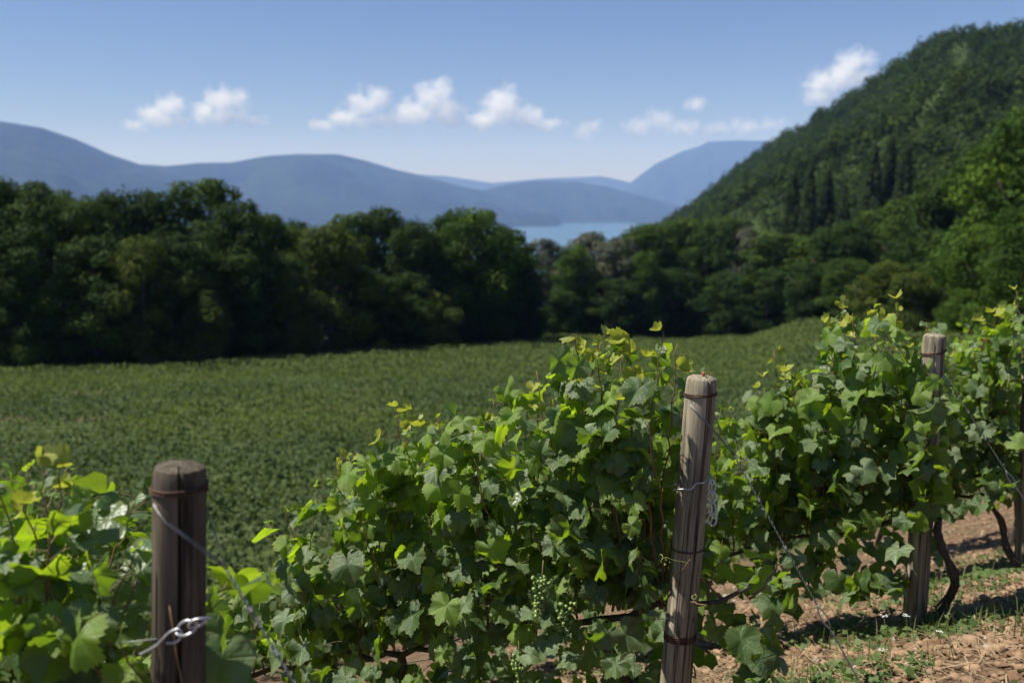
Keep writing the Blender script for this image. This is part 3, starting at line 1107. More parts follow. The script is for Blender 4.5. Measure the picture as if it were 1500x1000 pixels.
        sz = r.uniform(*size) * (1.3 if r.random() < 0.08 else 1)
        leaves.append((leaf_matrix(q, nrm, tip, sz), 'leaf_bright' if r.random() < 0.06 + 0.55 * max(0, (z - g0.z - low) / max(0.2, zt - g0.z - low)) ** 1.5 else 'leaf', q.dot(ACR), sz))  # share of brightened leaves grows with height, painting the hedge lit above, dark below
        s_ = q - out * r.uniform(0.05, 0.11) + Vector((0, 0, r.uniform(-0.03, 0.02)))
        pet.tube([s_ - base, (s_ + q) / 2 + Vector((0, 0, 0.008)) - base, q - base], [0.0015, 0.0012, 0.0012], 3, False)
    po = obj('petioles', pet.mesh('petioles', M['petiole']), e)
    tag(po, kind='stuff')
    # the leaves that show most become parts of their own
    leaves.sort(key=lambda a: a[0].translation.dot(ACR) - a[3] * 0.5)
    rest = {}
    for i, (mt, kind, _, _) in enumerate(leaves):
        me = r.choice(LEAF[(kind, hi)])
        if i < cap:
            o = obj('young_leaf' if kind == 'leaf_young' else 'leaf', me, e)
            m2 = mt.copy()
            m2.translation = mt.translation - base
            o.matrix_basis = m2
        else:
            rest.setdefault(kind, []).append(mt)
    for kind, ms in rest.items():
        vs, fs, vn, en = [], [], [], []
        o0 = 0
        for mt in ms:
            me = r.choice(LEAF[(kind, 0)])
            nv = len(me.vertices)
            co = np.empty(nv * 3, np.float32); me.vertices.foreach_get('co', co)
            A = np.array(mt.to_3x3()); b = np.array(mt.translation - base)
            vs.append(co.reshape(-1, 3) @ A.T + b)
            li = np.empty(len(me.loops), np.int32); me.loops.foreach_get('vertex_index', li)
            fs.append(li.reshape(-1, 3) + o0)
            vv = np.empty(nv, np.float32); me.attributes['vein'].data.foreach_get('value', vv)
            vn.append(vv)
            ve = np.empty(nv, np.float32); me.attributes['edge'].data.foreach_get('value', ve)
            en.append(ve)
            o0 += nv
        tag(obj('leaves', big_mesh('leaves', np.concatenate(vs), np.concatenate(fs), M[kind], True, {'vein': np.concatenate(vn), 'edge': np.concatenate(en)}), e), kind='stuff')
    # grapes
    for (px, py, d, s, k) in bunches:
        q = P(px, py, d)
        o = obj('grape_bunch', BUNCH[k], e, q - base)
        o.rotation_euler = (r.uniform(-.1, .1), r.uniform(-.1, .1), r.uniform(0, 6))
        o.scale = (s, s, s)
        obj('stalk', STALK, o)
    # a few curling tendrils
    for i in range(4):
        st = r.choice(shoots)
        k = r.uniform(0.4, 0.95)
        p = st[0].lerp(st[1], k)
        d = (ACR * -1 + ROW * r.uniform(-1, 1) + Vector((0, 0, 0.4))).normalized()
        u = d.orthogonal().normalized(); w_ = d.cross(u)
        pts = []
        for j in range(22):
            f = j / 21
            rr = 0.010 * max(0, f - 0.4) * 1.8
            pts.append(p + d * (0.14 * min(f, 0.55 + 0.2 * f)) + (u * math.cos(f * 16) + w_ * math.sin(f * 16)) * rr - base)
        mb = MB(); mb.tube(pts, 0.0011, 4)
        obj('tendril', mb.mesh('tendril', M['tendril']), e)
    return e


MID = (0.60, 3.17)
LEFT = (-0.63, 1.90)
RIGHT = (1.86, 4.40)
FAR = (2.95, 5.75)
OUT_MID = [(300, 880), (360, 840), (400, 800), (435, 750), (465, 700), (520, 688), (560, 650), (610, 622), (640, 608), (690, 588), (740, 556), (780, 526), (820, 500), (870, 488), (930, 484), (965, 494), (990, 530), (1003, 590), (1012, 760), (1050, 810), (1110, 850), (1150, 900)]
OUT_RIGHT = [(980, 640), (1040, 590), (1075, 585), (1110, 565), (1150, 548), (1185, 525), (1203, 470), (1235, 448), (1290, 440), (1345, 452), (1365, 520), (1380, 560)]
OUT_FAR = [(1180, 560), (1300, 520), (1385, 500), (1420, 480), (1450, 462), (1475, 448), (1500, 435), (1560, 430)]
OUT_LEFT = [(-300, 700), (-120, 670), (0, 665), (60, 655), (95, 668), (120, 715), (160, 728), (195, 738), (215, 780)]
G_V = 'grapevines of the near rows'

vine('leafy grapevine with yellow shoot tips reaching over the grey post with the dangling chain', G_V, MID, -0.20, 0.86, OUT_MID, None, 20, 1, 4,
     tips=[(968, 482, 3.22), (985, 498, 3.2), (905, 486, 3.3), (925, 490, 3.28), (850, 484, 3.36), (880, 494, 3.3)], width=0.20, laterals=19, clear=-0.45,
     bunches=[(795, 845, 3.22, 1.0, 0), (830, 880, 3.28, 1.05, 1), (872, 815, 3.3, 0.9, 2), (938, 828, 3.28, 1.0, 1), (985, 880, 3.2, 0.8, 2)])
vine('grapevine with broad dull green leaves halfway down the sharpest row', G_V, MID, 0.86, 1.62, OUT_MID, None, 16, 1, 7,
     tips=[(585, 588, 3.72), (597, 600, 3.75), (490, 664, 3.85)], width=0.22, laterals=19, low=0.04,
     bunches=[(760, 960, 3.3, 0.9, 2), (700, 905, 3.6, 0.8, 1)])
vine('grapevine trailing downhill at the lower end of the sharpest row', G_V, MID, 1.62, 2.7, OUT_MID, None, 15, 0, 11, width=0.24, laterals=16, low=0.04)
vine('blurred grapevine with large pale leaves growing against the dark brown post', G_V, LEFT, 0.03, 1.15, OUT_LEFT, None, 22, 1, 13, tips=[(78, 655, 1.98), (70, 672, 2.0), (15, 680, 2.08)],
     width=0.20, laterals=16, size=(0.085, 0.135), yellow=0.2, clear=-0.3)
vine('bushy grapevine hiding the left side of the post with an iron-coloured wire band and chain'.replace('left side of the ', 'top of the '), G_V, RIGHT, -0.02, 0.66, OUT_RIGHT, (1.985, 4.37), 16, 0, 18, tips=[(1318, 432, 4.5), (1232, 440, 4.6)], width=0.21, laterals=17, low=0.24, head=-0.09,
     size=(0.075, 0.145), bunches=[(1245, 700, 4.5, 0.8, 2)])
vine('grapevine with a bare reddish shoot tip standing up behind the grey post wire', G_V, RIGHT, 0.66, 1.5, OUT_RIGHT, None, 15, 0, 19, tips=[(1132, 512, 4.75), (1165, 535, 4.7)], width=0.23, laterals=18, low=0.10,
     bunches=[(1150, 810, 4.6, 0.9, 1)])
vine('low sunlit grapevine farther down the row behind the grey post', G_V, RIGHT, 1.5, 2.5, [(700, 700), (900, 640), (1040, 600), (1100, 580)], None, 12, 0, 23, width=0.24, laterals=16, low=0.05)
vine('grapevine growing over the post at the edge of the bare soil', G_V, FAR, -0.05, 0.62, OUT_FAR, (3.03, 5.62), 14, 0, 29, head=0.1, width=0.22, laterals=16, low=0.45, tips=[(1490, 425, 5.7), (1462, 445, 5.75)], size=(0.08, 0.14))
vine('grapevine behind the bushy one in the row nearest the wood', G_V, FAR, 0.62, 1.5, OUT_FAR, None, 13, 0, 31, width=0.22, laterals=12, low=0.4, size=(0.08, 0.14))
FAR2 = (4.2, 7.05)
vine('grapevine in a further row beyond the strip of weedy soil', G_V, FAR2, -0.1, 0.9, [(1300, 470), (1450, 440), (1500, 425), (1600, 420)], None, 12, 0, 37, width=0.22, laterals=7, low=0.55)
vine('grapevine down the slope in the row beyond the weedy soil', G_V, FAR2, 0.9, 1.9, [(1200, 510), (1330, 480), (1450, 450), (1500, 440)], None, 11, 0, 41, width=0.22, laterals=6, low=0.5)


# ------------------------------------------------------------------ posts
def post_mesh(seed, h, r0, r1, mat, bury=0.25):
    r = random.Random(seed)
    n = 40
    cracks = [(r.uniform(0, 6.28), r.uniform(0.02, 0.05), r.uniform(0.35, 1.0), r.random() * 0.4) for _ in range(3)]
    cracks[0] = (R(285), 0.045, 1.0, 0.0)
    cracks[1] = (R(240), 0.03, 0.6, 0.1)
    ang = sorted([2 * math.pi * i / n for i in range(n)] + [c[0] + s * c[1] * 0.9 for c in cracks for s in (-0.7, 0, 0.7)])
    zs = [-bury, 0.0] + [h * i / 26 for i in range(1, 26)] + [h - 0.030, h - 0.012, h - 0.004]
    vs, fs = [], []
    m = len(ang)
    for z in zs:
        k = max(0, z) / h
        rad = r0 + (r1 - r0) * k
        if z > h - 0.02: rad -= 0.0012 if z < h - 0.008 else 0.004
        for a in ang:
            q = rad * (1 + 0.018 * math.sin(2 * a + seed) + 0.012 * math.sin(5 * a + seed * 2 + z * 2) + 0.006 * math.sin(11 * a + z * 5))
            for (ca, cw, cl, c0) in cracks:
                d = abs((a - ca - 0.06 * math.sin(z * 3 + ca) + math.pi) % (2 * math.pi) - math.pi)
                if d < cw and k >= c0 and k <= c0 + cl:
                    q -= rad * (0.30 if ca == R(285) else 0.13) * (1 - d / cw)
            vs.append((q * math.cos(a), q * math.sin(a), z))
    for j in range(len(zs) - 1):
        for i in range(m):
            i2 = (i + 1) % m
            fs.append((j * m + i, j * m + i2, (j + 1) * m + i2, (j + 1) * m + i))
    o = (len(zs) - 1) * m
    # end grain: two inner rings, slightly hollowed
    for q, dz in ((0.7, 0.003), (0.35, 0.001)):
        b = len(vs)
        for i in range(m):
            x, y, z = vs[o + i]
            vs.append((x * q, y * q, h + dz + r.uniform(-.0015, .0015)))
        for i in range(m):
            i2 = (i + 1) % m
            fs.append((o + i if q == 0.7 else b - m + i, o + i2 if q == 0.7 else b - m + i2, b + i2, b + i))
    c = len(vs)
    vs.append((0, 0, h + 0.002))
    for i in range(m):
        fs.append((c - m + i, c - m + (i + 1) % m, c))
    me = bpy.data.meshes.new('post')
    me.from_pydata(vs, [], fs)
    me.polygons.foreach_set('use_smooth', [True] * len(me.polygons))
    me.materials.append(mat)
    me.update()
    me.set_sharp_from_angle(angle=R(40))
    return me


def post(label, top_px, low_px, y, dia, mat, seed, bands, name='wooden_post'):
    top = P(*top_px, y)
    low = P(*low_px, y)
    ax = (top - low).normalized()
    # run the axis down to the soil
    q = top.copy()
    for _ in range(400):
        q -= ax * 0.01
        if q.z < G(q.x, q.y):
            break
    h = (top - q).length
    e = thing(name, label, 'post', q, 'wooden end posts of the vine rows')
    e.rotation_mode = 'QUATERNION'
    e.rotation_quaternion = Vector((0, 0, 1)).rotation_difference(ax)
    obj('post_body', post_mesh(seed, h, dia * 0.53, dia * 0.49, mat), e)
    for (dz, turns, rr, tilt) in bands:
        mb = MB()
        mb.ring((0, 0, h - dz), dia * 0.50 + rr * 0.9, rr, turns=turns, rise=0.0065 * turns if turns > 1 else 0, tilt=tilt)
        obj('wire_band', mb.mesh('wire_band', M['rust']), e)
    return e, top, ax, h


pm = post('weathered grey wooden post with a galvanised chain dangling from it', (1028, 552), (990, 1000), 3.17, 0.100, M['wood_grey'], 3,
          [(0.062, 2.3, 0.0022, 0.004), (0.575, 1.0, 0.0028, 0.004), (0.895, 4.0, 0.0026, 0.002)])
pl = post('dark brown wooden post with rusty wire around its top, against large blurred leaves', (263, 681), (261, 1000), 1.90, 0.103, M['wood_brown'], 8,
          [(0.052, 2.2, 0.0026, 0.003)])
pr_ = post('wooden post set in reddish soil beside a dark gnarled vine trunk', (1369, 490), (1338, 925), 4.40, 0.101, M['wood_grey'], 12,
           [(0.085, 2.2, 0.0024, 0.010)])
pf = post('wooden post standing by a clump of green weeds beyond the anchor wire', (1512, 505), (1499, 845), 5.75, 0.10, M['wood_grey'], 16, [(0.08, 2.0, 0.0024, 0.006)])
FARP2 = P(1700, 500, 7.05)
# reddish bit on the end of the grey post
mb = MB()
mb.tube([(0.004, 0, pm[3] - 0.005), (0.005, 0.001, pm[3] + 0.012), (0.002, 0.0, pm[3] + 0.016)], [0.004, 0.006, 0.003], 7)
obj('nail_cap', mb.mesh('nail_cap', plain_mat('red_paint', (0.35, 0.06, 0.04), (0.45, 0.10, 0.06), 30, 0.6, bs=0)), pm[0])


# ------------------------------------------------------------------ anchor wires
def twisted(mb, a, b, turns, r, off):
    d = (b - a)
    t = d.normalized()
    u = t.orthogonal().normalized(); w = t.cross(u)
    n = max(8, int(turns * 9))
    for ph in (0, math.pi):
        pts = [a + d * (i / n) + (u * math.cos(ph + 2 * math.pi * turns * i / n) + w * math.sin(ph + 2 * math.pi * turns * i / n)) * off for i in range(n + 1)]
        mb.tube(pts, r, 6)


def anchor(label, pst, slope, start_drop, join, loop_at, end_t):
    e, top, ax, h = pst
    fwd = -ROW
    dirv = (fwd + Vector((0, 0, -slope))).normalized()
    start = top - ax * start_drop
    sidev = ACR * 0.05
    J = start + fwd * 0.02 + dirv * join
    base = J + dirv * end_t
    # stop in the soil
    q = J.copy()
    for _ in range(400):
        q += dirv * 0.01
        if q.z < G(q.x, q.y) - 0.03:
            break
    endp = q
    ro = thing('anchor_wire', label, 'wire', endp, 'anchor wires bracing the end posts')
    b = endp
    for s, nm in ((-1, 'strand'), (1, 'strand')):
        mb = MB()
        p0 = start + ACR * s * 0.052 - fwd * 0.012
        p1 = start + ACR * s * 0.050 + fwd * 0.02 - Vector((0, 0, 0.03))
        mb.tube([p0 - b, p1 - b, J - b], 0.0017, 6)
        if s < 0:
            mb.tube([p0 - b + Vector((0, 0, 0.004)), p1 - b + ACR * 0.006, J - b + Vector((0.003, 0, 0.004))], 0.0016, 6)
        obj(nm, mb.mesh(nm, M['wire']), ro)
    L = (endp - J).length
    la = min(loop_at, L - 0.15)
    A, B = J + dirv * la, J + dirv * (la + 0.085)
    mb = MB(); twisted(mb, J - b, A - b, la / 0.035, 0.0014, 0.0017)
    obj('twisted_strand', mb.mesh('twisted_strand', M['wire']), ro)
    for k in (0.30, 0.62):
        mb = MB()
        c = J + dirv * la * k
        u = dirv.orthogonal().normalized(); w = dirv.cross(u)
        pts = [c - b + dirv * (0.012 * i / 14 - 0.006) + (u * math.cos(i) + w * math.sin(i)) * 0.0052 for i in range(15)]
        mb.tube(pts, 0.0016, 5)
        obj('wire_knot', mb.mesh('wire_knot', M['wire']), ro)
    mb = MB()
    sd = dirv.cross(ACR).normalized()
    for s in (-1, 1):
        pts = [A + (B - A) * (i / 10) + sd * s * 0.010 * math.sin(math.pi * i / 10) - b for i in range(11)]
        mb.tube(pts, 0.0021, 6)
    obj('wire_eye', mb.mesh('wire_eye', M['wire']), ro)
    mb = MB(); twisted(mb, B - b, endp - b, (endp - B).length / 0.05, 0.0014, 0.0016)
    obj('twisted_strand', mb.mesh('twisted_strand', M['wire']), ro)


anchor('twisted galvanised anchor wire running from the grey post down to the soil', pm, 1.56, 0.085, 0.19, 0.52, 1.0)
anchor('thick blurred anchor wire sloping down from the dark brown post', pl, 1.10, 0.07, 0.16, 0.30, 0.9)
anchor('anchor wire sloping from the post beside the dark vine trunk', pr_, 1.47, 0.13, 0.12, 0.42, 1.0)
anchor('anchor wire sloping from the post by the green weeds', pf, 1.47, 0.10, 0.12, 0.42, 1.0)

# ------------------------------------------------------------------ chains
mb = MB()
pts = []
for i in range(25):
    q = 2 * math.pi * i / 24
    pts.append((0.0130 * math.cos(q) * (1 - 0.55 * abs(math.sin(q)) ** 4), 0.0030 * math.sin(2 * q), 0.0215 * math.sin(q)))
mb.tube(pts, 0.0033, 7, False)
LINK = mb.mesh('link', M['chain'])


def chain(label, start, vecs, loc_group='chains on the end posts'):
    e = thing('chain', label, 'chain', start, loc_group)
    p = Vector((0, 0, 0))
    for i, d in enumerate(vecs):
        d = Vector(d)
        o = obj('link', LINK, e, p + d * 0.5)
        o.rotation_mode = 'QUATERNION'
        o.rotation_quaternion = Vector((0, 0, -1)).rotation_difference(d.normalized()) @ Matrix.Rotation(R(-12 if i % 2 else 24), 3, 'Z').to_quaternion()
        p = p + d
    return e


q = P(1043, 703, 3.10)
down = [(0.002 * math.sin(i), -0.001, -0.037) for i in range(4)]
chain('galvanised chain of four open links hanging beside the grey post', q, down)
q2 = P(1032, 706, 3.14) + ACR * 0.03
chain('darker second length of chain hanging behind the bright one on the grey post', q2, [(0.001, 0.001, -0.037)] * 4)
# hook that wraps the grey post at the chain
def hook(label, pts_px, y, parentless=True, r=0.0023):
    pts = [P(px, py, yy) for px, py, yy in pts_px]
    b = pts[0]
    e = thing('chain_hook', label, 'hook', b, 'hooks tying the trellis wires to the posts')
    sm = []
    for i in range(len(pts) - 1):
        p0, p1, p2, p3 = pts[max(i - 1, 0)], pts[i], pts[i + 1], pts[min(i + 2, len(pts) - 1)]
        for k in range(6):
            t = k / 6
            sm.append(0.5 * ((2 * p1) + (p2 - p0) * t + (2 * p0 - 5 * p1 + 4 * p2 - p3) * t * t + (3 * p1 - p0 - 3 * p2 + p3) * t ** 3))
    sm.append(pts[-1])
    mb = MB(); mb.tube([s - b for s in sm], r, 7)
    obj('hook_wire', mb.mesh('hook_wire', M['chain']), e)
    tw = MB(); twisted(tw, sm[0] - b, sm[8] - b, 3, 0.0014, 0.0026)
    obj('twist', tw.mesh('twist', M['wire']), e)
    return e


hook('bright wire hook round the grey post holding the chain', [(986, 717, 3.115), (1000, 716, 3.10), (1012, 716, 3.095), (1020, 708, 3.095), (1030, 707, 3.098), (1036, 701, 3.11), (1041, 695, 3.12), (1044, 703, 3.10), (1047, 708, 3.095)], 3.1)
hook('pale wire hook and ring on the dark brown post', [(205, 958, 1.86), (225, 948, 1.835), (236, 938, 1.832), (248, 926, 1.832), (262, 921, 1.832), (266, 930, 1.832), (258, 940, 1.832), (244, 941, 1.833)], 1.83, r=0.0026)
hook('dull wire hook on the post beside the dark vine trunk', [(1330, 606, 4.34), (1345, 604, 4.335), (1358, 596, 4.335), (1372, 592, 4.34), (1384, 584, 4.36), (1382, 596, 4.345)], 4.34)
q3 = P(264, 924, 1.832)
chain('short dark chain closing round the dark brown post', q3, [(0.024, 0.003, 0.012), (0.024, 0.012, 0.006)])
q4 = P(1378, 588, 4.345)
chain('short chain hooked on the post beside the dark vine trunk', q4, [(0.004, -0.004, -0.03), (-0.01, -0.002, -0.03)])


# ------------------------------------------------------------------ trellis wires
def trellis(label, origin_post, height_from_top, length, sag=0.02):
    e, top, ax, h = origin_post
    st = top - ax * height_from_top
    pts = []
    for i in range(15):
        t = length * i / 14
        x, y = st.x + ROW.x * t, st.y + ROW.y * t
        z = st.z + (G(x, y) - G(st.x, st.y)) - sag * math.sin(math.pi * i / 14)
        pts.append(Vector((x, y, z)) - ACR * 0.052 * (1 if i == 0 else 0.6))
    b = pts[0].copy()
    mb = MB(); mb.tube([p - b for p in pts], 0.0014, 5)
    tag(obj('trellis_wire', mb.mesh('trellis_wire', M['wire']), None, b), label, 'wire', 'wires strung along the vine rows')


for nm, pst in (('the sharpest row', pm), ('the blurred row by the dark brown post', pl), ('the row of the post by the dark trunk', pr_), ('the row of the post by the weeds', pf)):
    trellis('low trellis wire strung through ' + nm, pst, 0.80, 3.4)
    trellis('upper trellis wire strung through ' + nm, pst, 0.34, 3.4)


# ------------------------------------------------------------------ soil litter, weeds, flowers
def pick_soil(r):
    while True:
        y = r.uniform(2.7, 9.5)
        th = r.uniform(-0.05, 0.64)
        x = th * y
        if r.random() < (4.5 / y) ** 1.2:
            return x, y


def scatter():
    r = random.Random(77)
    ico = []
    import bmesh
    bm = bmesh.new()
    bmesh.ops.create_icosphere(bm, subdivisions=1, radius=1)
    V = np.array([v.co[:] for v in bm.verts]); Fc = np.array([[v.index for v in f.verts] for f in bm.faces])
    bm.free()
    for nm, cnt, s0, s1, mat, lab in (('soil_clods', 8000, 0.004, 0.026, 'clod', 'crumbly reddish brown clods scattered over the bare soil'),
                                      ('pebbles', 420, 0.005, 0.022, 'stone', 'pale pebbles scattered over the bare soil')):
        vs, fs = [], []
        for i in range(cnt):
            x, y = pick_soil(r)
            s = s0 + (s1 - s0) * r.random() ** 2.2
            z = G(x, y) + s * 0.25
            rs = np.random.default_rng(i)
            d = V * (1 + 0.28 * rs.normal(size=(len(V), 1))) * s * np.array([r.uniform(.8, 1.5), r.uniform(.8, 1.5), r.uniform(.5, .9)])
            vs.append(d + np.array([x, y, z])); fs.append(Fc + 12 * 0 + len(V) * i)
        tag(obj(nm, big_mesh(nm, np.concatenate(vs), np.concatenate(fs), M[mat], nm == 'pebbles')), lab, 'soil' if nm == 'soil_clods' else 'pebbles', kind='stuff')
    # straw and dry leaves
    mb = MB()
    for i in range(5200):
        x, y = pick_soil(r)
        a = r.uniform(0, 6.28); L = r.uniform(0.03, 0.14); w = r.uniform(0.0012, 0.003)
        z = G(x, y) + r.uniform(0.004, 0.02)
        dx, dy = math.cos(a), math.sin(a)
        zz = r.uniform(-0.01, 0.025)
        mb.add([(x - dx * L / 2 - dy * w, y - dy * L / 2 + dx * w, z), (x - dx * L / 2 + dy * w, y - dy * L / 2 - dx * w, z),
                (x + dx * L / 2 + dy * w, y + dy * L / 2 - dx * w, z + zz), (x + dx * L / 2 - dy * w, y + dy * L / 2 + dx * w, z + zz)], [(0, 1, 2, 3)])
    tag(obj('straw', mb.mesh('straw', M['straw'], False)), 'dry straw and cut stalks lying on the bare soil', 'straw', kind='stuff')
    c, n, s = [], [], []
    for i in range(2200):
        x, y = pick_soil(r)
        c.append((x, y, G(x, y) + r.uniform(0.006, 0.02))); n.append((r.gauss(0, .4), r.gauss(0, .4), 1)); s.append(r.uniform(0.015, 0.06))
    v, f = leaf_quads(np.array(c), np.array(n), np.array(s), np.random.default_rng(3), 0.5)
    tag(obj('dry_leaves', big_mesh('dry_leaves', v, f, M['dead_leaf'])), 'dry brown fallen leaves lying on the bare soil', 'leaves', kind='stuff')
    # weeds in patches
    c, n, s = [], [], []
    patches = [(1230, 960, 3.6, .35, 260), (1330, 905, 4.2, .30, 160), (1180, 985, 3.5, .3, 140), (1430, 790, 5.3, .45, 420), (1470, 770, 5.8, .5, 380), (1310, 830, 5.0, .35, 110), (1275, 720, 6.2, .5, 130),
               (1395, 905, 4.3, .22, 160), (1420, 930, 4.1, .2, 60), (1480, 900, 4.2, .18, 60), (1260, 890, 4.5, .3, 120), (1200, 880, 4.6, .3, 90), (900, 1100, 3.2, .5, 120), (700, 1060, 3.6, .6, 160), (1490, 730, 6.4, .5, 160)]
    for (px, py, d, rad, k) in patches:
        c0 = P(px, py, d)
        for i in range(int(k * 0.9)):
            a = r.uniform(0, 6.28); q = rad * math.sqrt(r.random())
            x, y = c0.x + q * math.cos(a), c0.y + q * math.sin(a) * 0.9
            c.append((x, y, G(x, y) + 0.015 + 0.07 * r.random() * (1 - q / rad * 0.7))); n.append((r.gauss(0, .5), r.gauss(0, .5), 1)); s.append(r.uniform(0.015, 0.055))
    for i in range(2000):
        x, y = pick_soil(r)
        if mnoise.noise((x * 1.3, y * 1.3, 11)) < 0.12: continue
        c.append((x, y, G(x, y) + r.uniform(.005, .04))); n.append((r.gauss(0, .5), r.gauss(0, .5), 1)); s.append(r.uniform(0.012, 0.04))
    v, f = leaf_quads(np.array(c), np.array(n), np.array(s), np.random.default_rng(4), 0.3)
    tag(obj('weeds', big_mesh('weeds', v, f, M['weed'])), 'low green weeds growing in patches on the bare soil', 'weeds', kind='stuff')
    # grass blades
    vs, fs = [], []
    k = 0
    for (px, py, d, rad, cnt) in patches + [(1310, 940, 4.0, .5, 500), (1350, 930, 4.3, .3, 260)]:
        c0 = P(px, py, d)
        for i in range(int(cnt * 0.2)):
            a = r.uniform(0, 6.28); q = rad * math.sqrt(r.random()) * 1.1
            x, y = c0.x + q * math.cos(a), c0.y + q * math.sin(a)
            L = r.uniform(0.04, 0.15); b = r.uniform(0, 6.28); w = r.uniform(0.0012, 0.003)
            dx, dy = math.cos(b), math.sin(b); le = r.uniform(0.1, 0.8) * L
            z = G(x, y) - 0.01
            vs += [(x - dy * w, y + dx * w, z), (x + dy * w, y - dx * w, z), (x + dx * le * .4 + dy * w * .8, y + dy * le * .4 - dx * w * .8, z + L * .7), (x + dx * le * .4 - dy * w * .8, y + dy * le * .4 + dx * w * .8, z + L * .7),
                   (x + dx * le, y + dy * le, z + L)]
            fs += [(k, k + 1, k + 2), (k, k + 2, k + 3), (k + 3, k + 2, k + 4)]
            k += 5
    tag(obj('grass', big_mesh('grass', vs, fs, M['grass'])), 'thin grass blades standing among the weeds on the soil', 'grass', kind='stuff')


scatter()
# flowers with flat white heads
for (px, py, d, hgt) in [(1295, 902, 3.9, 0.30), (1327, 901, 3.9, 0.3), (1375, 930, 3.95, 0.16), (1292, 978, 3.75, 0.12), (1380, 795, 5.0, 0.12)]:
    hd = P(px, py, d)
    gz = G(hd.x, hd.y)
    e = thing('wildflower', 'small white flat-headed wildflower on a thin stem above the weeds', 'flower', (hd.x, hd.y, gz), 'white wildflowers in the soil strip')
    hz = max(0.05, hd.z - gz)
    mb = MB(); mb.tube([(0.02, 0.01, -0.02), (0.012, 0.0, hz * 0.5), (0, 0, hz)], [0.0016, 0.0012, 0.001], 4)
    obj('stem', mb.mesh('stem', M['grass']), e)
    mb = MB()
    rr = random.Random(px)
    for i in range(14):
        a, q = rr.uniform(0, 6.28), 0.016 * math.sqrt(rr.random())
        x, y, z = q * math.cos(a), q * math.sin(a), hz + rr.uniform(0, .004)
        mb.add([(x - .003, y, z), (x, y - .003, z + .001), (x + .003, y, z), (x, y + .003, z + .001)], [(0, 1, 2, 3)])
    obj('flower_head', mb.mesh('flower_head', M['flower'], False), e)


# ------------------------------------------------------------------ haze
def haze_box():
    x0, x1, y0, y1, z0, z1 = -19800, 19800, -5600, 19800, -212, 912
    vs = [(x, y, z) for z in (z0, z1) for y in (y0, y1) for x in (x0, x1)]
    fs = [(0, 2, 3, 1), (4, 5, 7, 6), (0, 1, 5, 4), (2, 6, 7, 3), (0, 4, 6, 2), (1, 3, 7, 5)]
    m, nt, nd, lk, out = new_mat('haze_air')
    pv = N(nd, 'ShaderNodeVolumePrincipled')
    pv.inputs['Color'].default_value = (0.30, 0.475, 1.0, 1)
    pv.inputs['Absorption Color'].default_value = (1, 1, 1, 1)
    pv.inputs['Density'].default_value = 0.66e-4
    pv.inputs['Anisotropy'].default_value = 0.0
    lk.new(pv.outputs[0], out.inputs['Volume'])
    me = bpy.data.meshes.new('haze')
    me.from_pydata(vs, [], fs)
    me.materials.append(m)
    tag(obj('haze', me), 'thin blue summer haze over lake and valley', 'haze', kind='stuff')


haze_box()


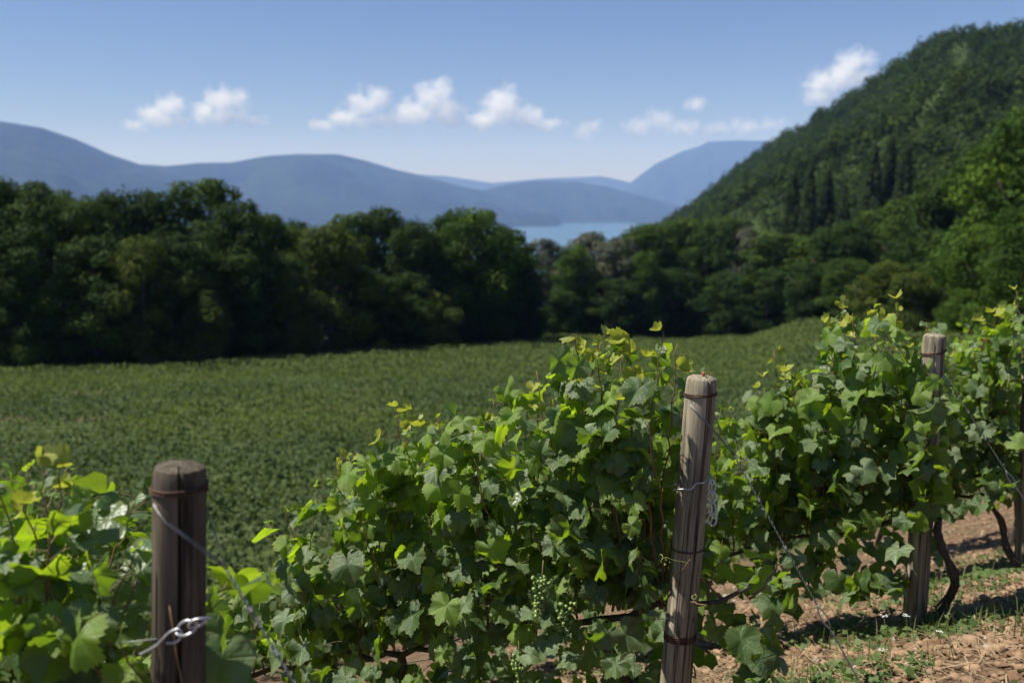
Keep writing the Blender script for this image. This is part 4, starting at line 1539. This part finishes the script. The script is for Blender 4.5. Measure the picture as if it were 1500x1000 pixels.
# ------------------------------------------------------------------ clouds
def cloud(label, blobs, D=26000, seed=0.0, dens=0.0048):
    """blobs: (px, py, radius px x, radius px y); a soft heap of vapour built as a volume"""
    cx = sum(b[0] for b in blobs) / len(blobs)
    cy_ = sum(b[1] for b in blobs) / len(blobs)
    c = P(cx, cy_, D)
    k = D / F
    hw = max(abs(b[0] - cx) + b[2] * 1.7 for b in blobs) * k
    hh = max(abs(b[1] - cy_) + b[3] * 1.7 for b in blobs) * k
    hd = min(hw, 60 * k)
    import bmesh
    bm = bmesh.new()
    bmesh.ops.create_icosphere(bm, subdivisions=3, radius=1.0)
    for v in bm.verts:                       # rounded box
        q = v.co
        s = 1.0 / (abs(q.x) ** 4 + abs(q.y) ** 4 + abs(q.z) ** 4) ** 0.25
        v.co = Vector((q.x * s * hw, q.y * s * hd, q.z * s * hh))
    me = bpy.data.meshes.new('cloud')
    bm.to_mesh(me); bm.free()
    m, nt, nd, lk, out = new_mat('cloud_vapour')
    tc = N(nd, 'ShaderNodeTexCoord')
    vec = tc.outputs['Object']
    # billowing distortion of the heap
    nz = N(nd, 'ShaderNodeTexNoise'); nz.inputs['Scale'].default_value = 0.0032; nz.inputs['Detail'].default_value = 6; nz.inputs['Roughness'].default_value = 0.68
    mp = N(nd, 'ShaderNodeMapping'); mp.inputs['Location'].default_value = (seed * 500, seed * 300, 0)
    lk.new(vec, mp.inputs[0]); lk.new(mp.outputs[0], nz.inputs['Vector'])
    body = None
    for b in blobs:
        p = P(b[0], b[1], D) - c
        sub = N(nd, 'ShaderNodeVectorMath', operation='SUBTRACT'); lk.new(vec, sub.inputs[0]); sub.inputs[1].default_value = p
        dv = N(nd, 'ShaderNodeVectorMath', operation='DIVIDE'); lk.new(sub.outputs[0], dv.inputs[0]); dv.inputs[1].default_value = (b[2] * k, min(b[2], b[3] * 1.4) * k, b[3] * k)
        ln = N(nd, 'ShaderNodeVectorMath', operation='LENGTH'); lk.new(dv.outputs[0], ln.inputs[0])
        d1 = mathn(nt, 'SUBTRACT', 1.0, ln.outputs['Value'])
        body = d1 if body is None else mathn(nt, 'MAXIMUM', body, d1)
    f = mathn(nt, 'ADD', body, mathn(nt, 'MULTIPLY', mathn(nt, 'SUBTRACT', nz.outputs[0], 0.5), 3.5))
    f = mathn(nt, 'MULTIPLY', mathn(nt, 'SUBTRACT', f, -0.16), 0.65, True)
    pv = N(nd, 'ShaderNodeVolumePrincipled')
    pv.inputs['Color'].default_value = (0.998, 0.998, 0.998, 1)
    pv.inputs['Anisotropy'].default_value = 0.0
    lk.new(mathn(nt, 'MULTIPLY', f, dens), pv.inputs['Density'])
    lk.new(pv.outputs[0], out.inputs['Volume'])
    me.materials.append(m)
    tag(obj('cloud', me, None, c), label, 'cloud', 'small clouds above the lake')


cloud('small cloud rising to the right, above the saddle of the blue ridge'.replace('to the right, ', ''), [(200, 183, 18, 9), (228, 170, 22, 16), (248, 156, 22, 18), (240, 178, 38, 10)], seed=1.0)
cloud('rounded cloud with a ragged tail above the blue ridge', [(300, 165, 20, 16), (322, 150, 24, 20), (348, 148, 18, 18), (325, 172, 40, 12), (372, 178, 20, 9)], seed=2.3)
cloud('cloud with a long low tail beside the tallest cloud', [(475, 184, 20, 9), (505, 172, 22, 14), (530, 155, 22, 20), (552, 145, 18, 18), (540, 178, 30, 10)], seed=3.1)
cloud('tallest cloud with a bright pointed head', [(575, 176, 26, 11), (605, 165, 26, 18), (628, 146, 22, 22), (645, 132, 18, 20), (655, 165, 24, 22)], seed=4.7)
cloud('broad heaped cloud trailing off above the lake', [(705, 178, 22, 14), (733, 158, 28, 24), (738, 142, 18, 16), (770, 172, 26, 16), (800, 182, 22, 12)], seed=5.9)
cloud('faint wisp of cloud between two larger clouds above the lake', [(858, 192, 14, 14), (872, 184, 12, 10)], seed=6.3, dens=0.0026)
cloud('pale flat cloud bank above the distant mountain', [(935, 185, 22, 12), (965, 176, 26, 14), (1000, 186, 30, 12), (1050, 188, 26, 10), (1090, 184, 24, 12), (1130, 182, 20, 9)], seed=7.7, dens=0.0026)
cloud('tiny round cloud floating over the flat cloud bank', [(1018, 153, 18, 10)], seed=8.8, dens=0.004)
cloud('bright cloud standing behind the slope of the wooded hill', [(1205, 122, 24, 18), (1235, 112, 26, 20), (1248, 92, 22, 18), (1270, 88, 16, 12), (1262, 112, 22, 14), (1200, 140, 24, 14)], seed=9.4)
